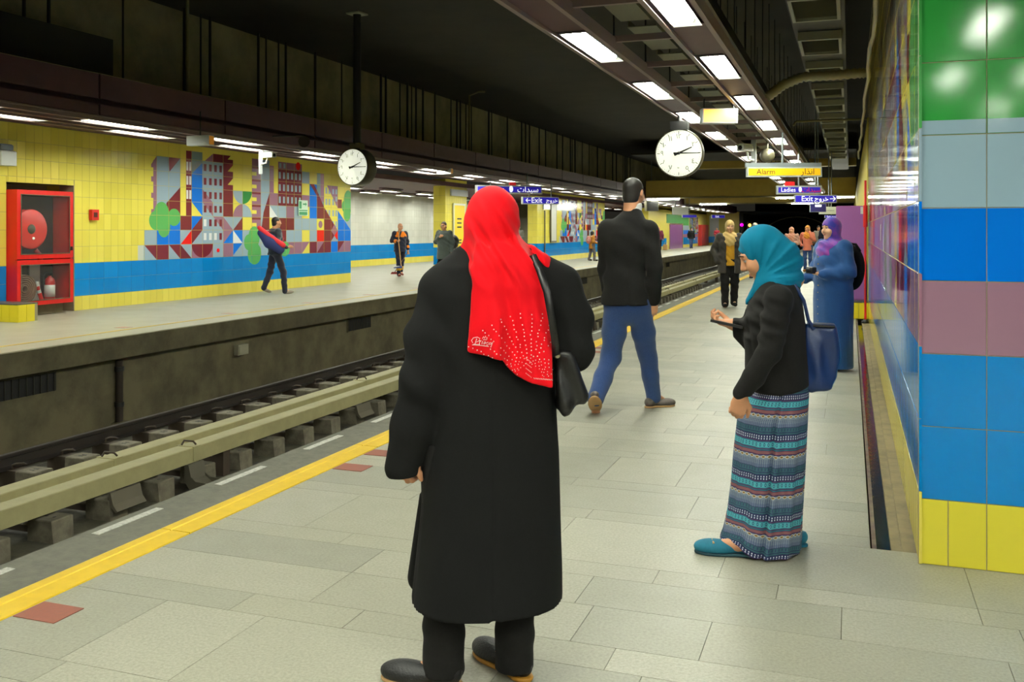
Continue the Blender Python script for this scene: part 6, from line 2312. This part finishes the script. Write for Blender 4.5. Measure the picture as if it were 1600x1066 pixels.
def person(u, v, H, face, label, arms=('down', 'down'), stride=0.0, h=.018, wide=1.0, top=None, top_z=.86, top_r=(.175, .12), bottom=None, skirt=None, hair=None, scarf=None,
           look=0.0, tilt=0.06, sk=None, shoes=None, detail=True, open_coat=None, flare=0.0, X=None, Y=None, drape=.11, top_rows=None, top_name=None, leg_r=1.0, group=None, Z=0.0, flat=False):
    g_ = Fig(u, v) if v is not None else Fig(u, None, X, Y)
    J, s_, R = skeleton(H, face, arms, stride, wide)
    fr = head_frame(face + look, tilt)
    f, r, uu = fr
    hcc = J['head']
    ang = face
    b = head_prims(hcc, fr, s_, detail, not scarf)
    b += [prof([(.86 * s_, 0, 0, .11, .08), (.98 * s_, 0, 0, .115, .085), (1.2 * s_, 0, 0, .145, .10), (1.36 * s_, 0, 0, .15, .09), (1.44 * s_, 0, 0, .08, .06)], .03, ang),
          cone(J['neck'], hcc - uu * .09, .052, .05, .03)]
    for t, sd in (('L', -1), ('R', 1)):
        b += chain([J['sh' + t], J['el' + t], J['wr' + t]], [.045, .038, .028]) + chain([J['hip' + t], J['kn' + t], J['an' + t]], [.08, .055, .038])
        b += [cone(J['an' + t], J['toe' + t], .036, .028)]
        if arms[0 if sd < 0 else 1] == 'pocket':
            pass
        elif h <= .016:
            b += hand_prims(J['wr' + t], J['hd' + t], J['hn' + t], -sd, .7, s_ * 1.0)
        else:
            for k_ in range(5):
                d_ = unit(J['hd' + t])
                n_ = unit(np.cross(d_, J['hn' + t]))
                off = (-.03 + .02 * k_) if k_ < 4 else .05
                ln = (.15, .17, .165, .14, .09)[k_]
                b.append(cone(J['wr' + t] + d_ * .03, J['wr' + t] + d_ * ln + n_ * off, .022, .013, .008))
    b0, b1 = bbox_of(b)
    fine = [[], [], []]
    if h <= .016:
        for t in 'LR':
            c_ = J['wr' + t] + unit(J['hd' + t]) * .08
            for i in range(3):
                fine[i].append((c_[i] - .1, c_[i] + .1, h * .5))
    if detail:
        for i in range(3):
            fine[i].append((hcc[i] - .13, hcc[i] + .14, max(h * .5, .007)))
    me_ = Field(b0, b1, h, fine).apply(b).mesh('person', sk or M_skin)
    o = g_.body('person', me_, label, group)
    o.location.z = Z
    if detail:
        face_parts(hcc, fr, s_, o)
    # lower clothes
    if bottom:
        L = []
        for t in 'LR':
            k_ = leg_r
            L += chain([J['hip' + t] + V3(0, 0, .03), J['kn' + t], J['an' + t] + V3(0, 0, -.02)], [.098 * k_, .074 * k_, .062 * k_], .03)
        L += [ellip(J['pel'] + V3(0, 0, .02), (.165, .12, .12), .04, Rz(-ang)), creases((-.5, -.5, .05), (.5, .5, .9), .005, 14, 12, 34, 2)]
        solid('trousers', L, bottom, h * .75, o)
    if skirt:
        m_, z0, r0, r1 = skirt
        solid('skirt', [prof([(z0, 0, .02 * 0, r0, r0 * .85), (.5 * s_, 0, 0, (r0 + r1) / 2, (r0 + r1) * .4), (1.0 * s_, 0, 0, r1, r1 * .72)], .02, ang, 2.0, (.05, .01, 7, 1))], m_, h * .75, o)
    if top:
        rx, ry = top_r
        L = [prof([(top_z * s_, 0, 0, rx * (1.0 + flare), ry * (1.08 + flare)), (.98 * s_, 0, 0, rx * (.95 + flare * .4), ry * 1.02), (1.15 * s_, 0, 0, rx * .98, ry * 1.06), (1.30 * s_, 0, 0, rx * 1.05, ry * 1.08), (1.40 * s_, 0, 0, rx * .92, ry * .9), (1.47 * s_, 0, 0, .085, .08)], .03, ang, 2.2)]
        if top_rows:
            L = [prof([(z_ * s_, 0, cy_, a_, b_) for z_, a_, b_, cy_ in top_rows], .03, ang, 2.2, (.035, .0, 6, 1))]
        for t in 'LR':
            L += chain([J['sh' + t], J['el' + t], J['wr' + t] - unit(J['hd' + t]) * .015], [.078, .064, .048], .05)
        L += [creases((-.5, -.5, .8), (.5, .5, 1.5), .005, 22, 16, 38, 3)]
        if open_coat:
            w0, w1 = open_coat
            ca, sa = math.cos(ang), math.sin(ang)

            def opening(X, Y, Z_):
                x, y = X * ca + Y * sa, -X * sa + Y * ca
                hw__ = np.interp(Z_.ravel(), [.6, 1.4], [w0, w1])[None, None, :]
                return np.maximum(np.maximum(np.abs(x) - hw__, .03 - y), np.maximum(.3 - Z_, Z_ - 1.47)).astype(np.float32)
            L.append(('s', .01, opening, None))
        solid(top_name or ('coat' if top_z < .75 or open_coat else 'top'), L, top, h * .7, o)
    if hair:
        solid('hair', [ellip(hcc + uu * .042 * s_ - f * .02, (.08, .098, .085), .02, [r, f, uu]), ellip(hcc - f * .05 - uu * .03, (.07, .055, .08), .03, [r, f, uu]),
                       ellip(hcc + f * .13 - uu * .025, (.1, .09, .095), .012, [r, f, uu], 's')], hair, max(.009, h * .6), o)
    if scarf:
        nk = J['neck']
        fw = R @ V3(0, 1, 0)
        L = [ellip(hcc + uu * .028 - f * .016, (.087, .108, .106), .02, [r, f, uu]), cone(hcc - f * .02 - uu * .05, nk + V3(0, 0, -.0), .082, .085, .04),
             ellip(nk + V3(0, 0, -.05) + fw * .01, (.155 * wide, .13, .09), .04, Rz(-ang)), ellip(nk + fw * .115 * wide + V3(0, 0, -.13), (.115, .055, drape), .04, Rz(-ang)),
             ('d', 0, lambda X, Y, Z_: (np.clip((1.58 * s_ - Z_) / .1, 0, 1) * .006 * np.sin(70 * X * .7 + 60 * Z_ + 20 * Y)).astype(np.float32), ((-.4, -.4, 1.1), (.4, .4, 1.8))),
             ellip(hcc + f * .125 - uu * .028, (.060, .075, .082), .008, [r, f, uu], 's')]
        solid('headscarf', L, scarf, max(.0075, h * .5), o)
    for t in 'LR':
        if shoes:
            hl_, tl_ = J['heel' + t], J['toe' + t] + unit(J['toe' + t] - J['heel' + t]) * .06
            d_ = unit(tl_ - hl_)
            sv_ = unit(np.cross(d_, (0, 0, 1)))
            solid('shoe', [ellip((hl_ + tl_) / 2 + V3(0, 0, .012), (.135, .045, .04), .02, [d_, sv_, np.cross(sv_, d_)]), ('i', .004, lambda X, Y, Z_: (.0 - Z_ + 0 * X).astype(np.float32), None)], shoes, h * .7, o)
    return o, g_, J, s_, R


# woman in the denim dress
M_denim = cloth('denim_dress', (30, 72, 122), .85, (26, 56, 108), 90)
M_bscarf = mat('blue_violet_scarf', (40, 40, 150), .6, noise=(7, .9, (150, 40, 140)), sheen=.3)
bl, g, J, s_, R = person(1302, 578, 1.60, math.radians(126), 'woman in long blue denim dress and violet-blue headscarf holding a camera', ('hold', 'fwd'), 0, .013, 1.12,
                         M_denim, .03, (.215, .165), None, None, None, M_bscarf, .12, .02, M_skin_l, M_black, drape=.15, top_name='denim_dress',
                         top_rows=((.03, .215, .19, 0), (.4, .205, .185, 0), (.8, .215, .19, 0), (1.0, .205, .185, 0), (1.2, .205, .185, 0), (1.34, .195, .16, 0), (1.42, .16, .12, 0), (1.47, .09, .08, 0)))
q = g.q
wl, wr_ = J['wrL'], J['wrR']
ct = g.place(thing('compact_camera', 'small black camera held by the woman in the denim dress', 'camera'))
c_ = wl + unit(J['hdL']) * .10 + V3(0, 0, .03)
MB().cbox(-.055, .055, -.025, .025, -.035, .035, .008).build('camera_body', M_leather, ct, tuple(c_), math.radians(126))
MB().lathe([(0, .055), (.022, .055), (.026, .02)], 12, axis='y').build('lens', M_hand, ct, tuple(c_), math.radians(126) + math.pi)
p2 = g.place(thing('mobile_phone', 'dark phone with wrist strap held by the woman in the denim dress', 'phone'))
c2 = wr_ + unit(J['hdR']) * .11 + V3(0, 0, .03)
MB().cbox(-.03, .03, -.065, .065, -.006, .006, .003).build('phone_body', M_leather, p2, tuple(c2), math.radians(126))
MB().tube([c2 + V3(.02, 0, -.01), c2 + V3(.03, 0, -.12), c2 + V3(.035, .0, -.26)], .008, 5).build('wrist_strap', M_leather, p2)
bp = g.place(thing('backpack', 'black backpack on the back of the woman in the denim dress', 'backpack'))
bk_c = R @ V3(0, -.24, 1.08)
solid('bag_body', [ellip(bk_c, (.16, .10, .24), .02, Rz(-math.radians(126)))], M_black, .012, bp)
MB().tube([R @ V3(-.10, -.26, 1.26), R @ V3(-.11, -.2, 1.33), R @ V3(.0, -.19, 1.34), R @ V3(.11, -.2, 1.33), R @ V3(.10, -.26, 1.26)], .014, 6).build('carry_strap', M_black, bp)
bt_ = MB()
for k_ in range(14):
    p_ = R @ V3(0.0, .172 - .0 * k_, 1.2 - .075 * k_)
    bt_.lathe([(0, -.006), (.007, -.004), (.008, 0)], 6, tuple(p_ + (R @ V3(0, .015, 0))), 'y')
stuff(bt_.build('buttons', mat('brass_button', (190, 160, 110), .3, metal=.8), bl))

# woman in mustard top and dark jacket, coming along the platform
M_must = cloth('mustard_jersey', (188, 140, 30), .8, (160, 116, 24))
M_tan = cloth('tan_scarf', (206, 176, 112), .8, (176, 146, 86))
M_jkt = cloth('dark_grey_jacket', (52, 48, 42), .7, (36, 34, 30), 40)
tn, g, J, s_, R = person(1140, 480, 1.66, math.radians(186), 'woman in tan headscarf, mustard top and open dark jacket walking forward', ('pocket', 'pocket'), .07, .016, 1.08, M_jkt, .68, (.21, .15), M_blackk, None, None, M_tan, .05, .1, M_skin_l, M_black, True, (.085, .075), .08, leg_r=1.1)
solid('pullover', [prof([(.80, 0, 0, .165, .125), (1.0, 0, 0, .16, .125), (1.2, 0, 0, .165, .135), (1.38, 0, 0, .14, .11)], .02, math.radians(186), 2.2), creases((-.2, -.3, .8), (.2, .3, 1.4), .005, 30, 10, 40, 1)], M_must, .011, tn)

# two women standing far along the platform, others behind them
M_salmon = cloth('salmon_knit', (206, 116, 92), .85)
M_pinkscarf = cloth('pink_scarf', (204, 142, 118), .85)
M_ochre = cloth('ochre_scarf', (200, 132, 44), .85)
person(1262, 425, 1.64, math.radians(165), 'woman in ochre headscarf and salmon pullover on the phone', ('phone', 'hip'), 0, .02, 1.0, M_salmon, .80, (.17, .13), M_jeans, None, None, M_ochre, 0, .0, M_skin, mat('ochre_boots', (176, 112, 34), .7), leg_r=.95)
person(1237, 425, 1.58, math.radians(170), 'woman in pink headscarf beside the woman in salmon pullover', ('hold', 'down'), 0, .022, 1.05, cloth('beige_print_top', (196, 150, 128), .9, (120, 84, 84), 30), .60, (.18, .14), M_blackk, None, None, M_pinkscarf, 0, .0, M_skin, M_black)
person(1180, 435, 1.70, math.radians(170), 'woman in pale headscarf and jeans half hidden behind teal headscarf', ('down', 'down'), .1, .024, 1.0, cloth('blue_blouse', (70, 90, 130), .9), .80, (.17, .13), M_jeans, None, None, cloth('pale_knit_scarf', (206, 198, 184), .9, (170, 160, 146), 50), 0, .0, M_skin, M_black)
person(1279, 405, 1.70, math.radians(190), 'small figure in grey top far behind the denim dress woman', ('down', 'down'), 0, .03, 1.0, cloth('grey_top', (128, 122, 110), .9), .80, (.18, .13), M_navy, None, M_hair, None, 0, 0, M_skin_d, M_black, False)
person(1288, 408, 1.74, math.radians(170), 'dark clothed figure far behind left of the purple panel', ('down', 'down'), 0, .03, 1.0, M_navy, .80, (.18, .13), M_navy, None, M_hair, None, 0, 0, M_skin_d, M_black, False)

# people on the far platform
M_green = cloth('charcoal_coat', (62, 70, 66), .85)
a_, g, J, s_, R = person(430, 460, 1.78, math.radians(-68), 'man in dark clothes with red and blue sling bag walking right', ('bent', 'bent'), .22, .017, 1.05, cloth('slate_jacket', (42, 50, 60), .7), .88, (.19, .15), M_navy, None, M_hair, None, 0, .05, M_skin, mat('pale_trainers', (150, 140, 124), .7))
sb_ = g.place(thing('sling_bag', 'red and blue sling bag on the back of the man walking right', 'bag'))
c0_, c1_ = R @ V3(-.16, -.22, 1.34), R @ V3(.02, -.16, .98)
c0_, c1_ = q_ = g.q(407, 362, -.2), g.q(441, 388, -.22)
solid('bag_body', chain([c0_ + V3(.03, 0, -.03), (c0_ + c1_) / 2 + V3(-.02, 0, -.04), c1_ + V3(-.05, 0, -.02)], [.10, .16, .11], .04), mat('bag_blue', (34, 44, 100), .7), .014, sb_)
for a__, b__ in ((V3(-.02, -.06, .085), V3(.02, -.07, .07)), ):
    solid('red_band', chain([c0_ + a__ * 1.0, (c0_ + c1_) / 2 + V3(.02, -.085, .045), c1_ + b__], [.05, .055, .06], .02), mat('bag_red', (214, 34, 44), .7), .012, sb_)
MB().tube([c0_, R @ V3(-.05, .05, 1.46), R @ V3(.1, .16, 1.3), R @ V3(.16, .05, 1.05), c1_], .02, 6).build('sling_strap', mat('bag_strap', (160, 34, 44), .7), sb_)
M_orange = cloth('orange_yoke', (240, 134, 22), .8)
cl, g, J, s_, R = person(625, 432, 1.70, math.radians(200), 'cleaner in navy overalls with orange yoke carrying broom and dustpan', ('down', 'broom'), .16, .018, 1.08, M_navy, .80, (.20, .15), M_navy, None, None, None, .1, .1, M_skin, mat('brown_boots', (120, 60, 50), .7))
solid('orange_yoke', [prof([(1.26, 0, 0, .215, .168), (1.34, 0, 0, .21, .16), (1.40, 0, 0, .18, .135), (1.45, 0, 0, .10, .085)], .02, math.radians(200), 2.2), ('s', 0, lambda X, Y, Z: np.maximum(np.abs(X) - .05 * (Z - 1.27) / .15, Y + .02).astype(np.float32), None)], M_orange, .013, cl)
solid('hair', [ellip(J['head'] - V3(0, -.04, .01), (.076, .07, .07), .02)], cloth('grey_hair', (150, 138, 124), .9), .014, cl)
for t in 'LR':
    solid('trouser_band', [cone(J['kn' + t] * .45 + J['an' + t] * .55 + V3(0, 0, .02), J['kn' + t] * .4 + J['an' + t] * .6 - V3(0, 0, .02), .078, .076)], cloth('yellow_band', (226, 170, 30), .8), .012, cl)
    solid('sleeve_band', [cone(J['el' + t] * .35 + J['wr' + t] * .65, J['el' + t] * .25 + J['wr' + t] * .75, .062, .06)], M_orange, .012, cl)
bm = g.place(thing('dustpan', 'long handled blue dustpan carried by the cleaner', 'dustpan'))
h_ = J['wrR'] + unit(J['hdR']) * .07
MB().tube([h_ + V3(.03, 0, .35), h_, g.q(627, 416, -.3)], .016, 6).build('handle', mat('broom_wood', (196, 150, 96), .6), bm)
pc_ = g.q(622, 418, -.3)
MB().prism([(-.14, -.02), (.14, -.02), (.12, .05), (-.14, .0)], 'y', pc_[1] - .12, pc_[1] + .12).build('pan', mat('pan_blue', (70, 80, 140), .5), bm, (pc_[0], 0, pc_[2]))
MB().box(-.09, .07, -.09, .09, .0, .03).build('litter', M_camw, bm, tuple(pc_ + V3(-.02, 0, .015)))
br = g.place(thing('broom', 'broom held low in the right hand of the cleaner', 'broom'))
hl_ = J['wrL'] + unit(J['hdL']) * .07
MB().tube([hl_ + V3(-.04, 0, .5), hl_, g.q(617, 425, -.15)], .014, 6).build('handle', mat('dark_wood', (96, 70, 50), .7), br)
bc_ = g.q(617, 427, -.15)
MB().prism([(-.14, 0), (.1, 0), (.06, .07), (-.1, .07)], 'y', bc_[1] - .04, bc_[1] + .04).build('bristles', mat('bristle_red', (150, 60, 60), .8), br, (bc_[0], 0, max(.01, bc_[2] - .03)))
a_, g, J, s_, R = person(694, 441, 1.72, math.radians(150), 'woman with glasses in dark coat holding a bag on her shoulder', ('down', 'chest'), .1, .017, 1.08, M_green, .66, (.20, .155), M_blackk, None, mat('brown_hair', (66, 50, 40), .5), None, .1, .05, M_skin, M_black, flare=.1)
f, r, uu = head_frame(math.radians(150) + .1, .05)
hc_ = J['head']
gl = MB()
for sd in (-1, 1):
    cc = hc_ + r * sd * .034 + f * .108 + uu * .01
    gl.tube([cc + (r * math.cos(t_) * .026 + uu * math.sin(t_) * .02) for t_ in np.linspace(0, 2 * math.pi, 13)], .004, 5)
gl.tube([hc_ + r * -.01 + f * .112 + uu * .012, hc_ + r * .01 + f * .112 + uu * .012], .004, 5)
gl.build('glasses', M_leather, a_)
hb = g.place(thing('shoulder_bag', 'black bag hanging behind the shoulder of the woman with glasses', 'bag'))
bc_ = g.q(708, 378, .1)
solid('bag_body', [ellip(bc_, (.17, .14, .2), .02), creases((bc_[0] - .3, -.2, .8), (bc_[0] + .3, .4, 1.5), .01, 20, 10, 16, 1)], M_leather, .014, hb)
MB().tube([bc_ + V3(-.06, 0, .16), J['shR'] + V3(.0, .0, .09), J['wrR'] + unit(J['hdR']) * .05, bc_ + V3(.02, -.1, .1)], .015, 6).build('bag_strap', M_leather, hb)
# child with a rucksack
a_, g, J, s_, R = person(925, 408, 1.42, math.radians(-60), 'child in mustard jacket with red rucksack on the far platform', ('bent', 'bent'), .1, .022, .9, cloth('ochre_jacket', (168, 112, 34), .85), .72, (.16, .14), mat('grey_trousers', (96, 92, 96), .9), None, M_hair, None, .2, .1, M_skin_d, M_black)
rk = g.place(thing('rucksack', 'red and white rucksack on the back of the child', 'backpack'))
solid('bag_body', [ellip(R @ V3(0, -.20, 1.02), (.14, .11, .19), .02, Rz(math.radians(60)))], mat('rucksack_red', (170, 74, 76), .8, noise=(14, .8, (206, 180, 168))), .016, rk)
for sd in (-1, 1):
    MB().tube([R @ V3(sd * .08, -.12, 1.18), R @ V3(sd * .10, .02, 1.22), R @ V3(sd * .11, .13, 1.10), R @ V3(sd * .10, -.1, .9)], .016, 6).build('shoulder_strap', M_camw, rk)
# man coming down the stairs, people further along
person(0, None, 1.74, math.radians(185), 'man in pale grey hooded top at the foot of the stairs', ('hold', 'down'), .05, .022, 1.0, cloth('pale_hoodie', (186, 190, 186), .9), .82, (.19, .14), M_jeans, None, M_hair, None, 0, .1, M_skin, M_black, X=-15.35, Y=44.0)
fp_ = (((1030, 392), 1.72, 178, 'heavy person in maroon pullover far along the far platform', cloth('maroon_pullover', (104, 40, 62), .9), M_blackk, 1.15),
       ((1046, 386), 1.74, 175, 'man in white shirt and white trousers before the purple door', cloth('white_shirt', (204, 208, 214), .9), cloth('white_trousers', (214, 208, 196), .9), .95),
       ((1051, 386.3), 1.66, 120, 'person in blue-grey clothes before the purple door', cloth('bluegrey', (92, 112, 124), .9), cloth('bluegrey2', (80, 96, 110), .9), .95),
       ((1080, 388.5), 1.70, 200, 'person in black jacket with blue hood far along the far platform', M_black, M_jeans, 1.1),
       ((1120, 384.5), 1.72, 180, 'man in red jacket at the end of the far platform', cloth('red_jacket', (156, 40, 54), .9), M_navy, 1.05))
for (u, v), H, fc, lab, tp, bt_, wd in fp_:
    a_, g, J, s_, R = person(u, v, H, math.radians(fc), lab, ('down', 'down') if 'red jacket' not in lab else ('hold', 'hold'), .08, .032, wd, tp, .80, (.19 * wd, .15), bt_, None, None if 'maroon' in lab else M_hair, None, 0, 0, M_skin, M_black, False)
tag(MB().cbox(-.16, .16, -.08, .08, 0, .42, .02).tube([(-.08, 0, .42), (-.05, 0, .56), (.05, 0, .56), (.08, 0, .42)], .012, 5).build('paper_bag', mat('paper_bag', (190, 150, 96), .8), None, Fig(1039.5, 389).q(1039.5, 389) * 0 + V3(Fig(1039.5, 391).X, Fig(1039.5, 391).Y, 0)), 'brown paper carrier bag beside the person in maroon pullover', 'bag')
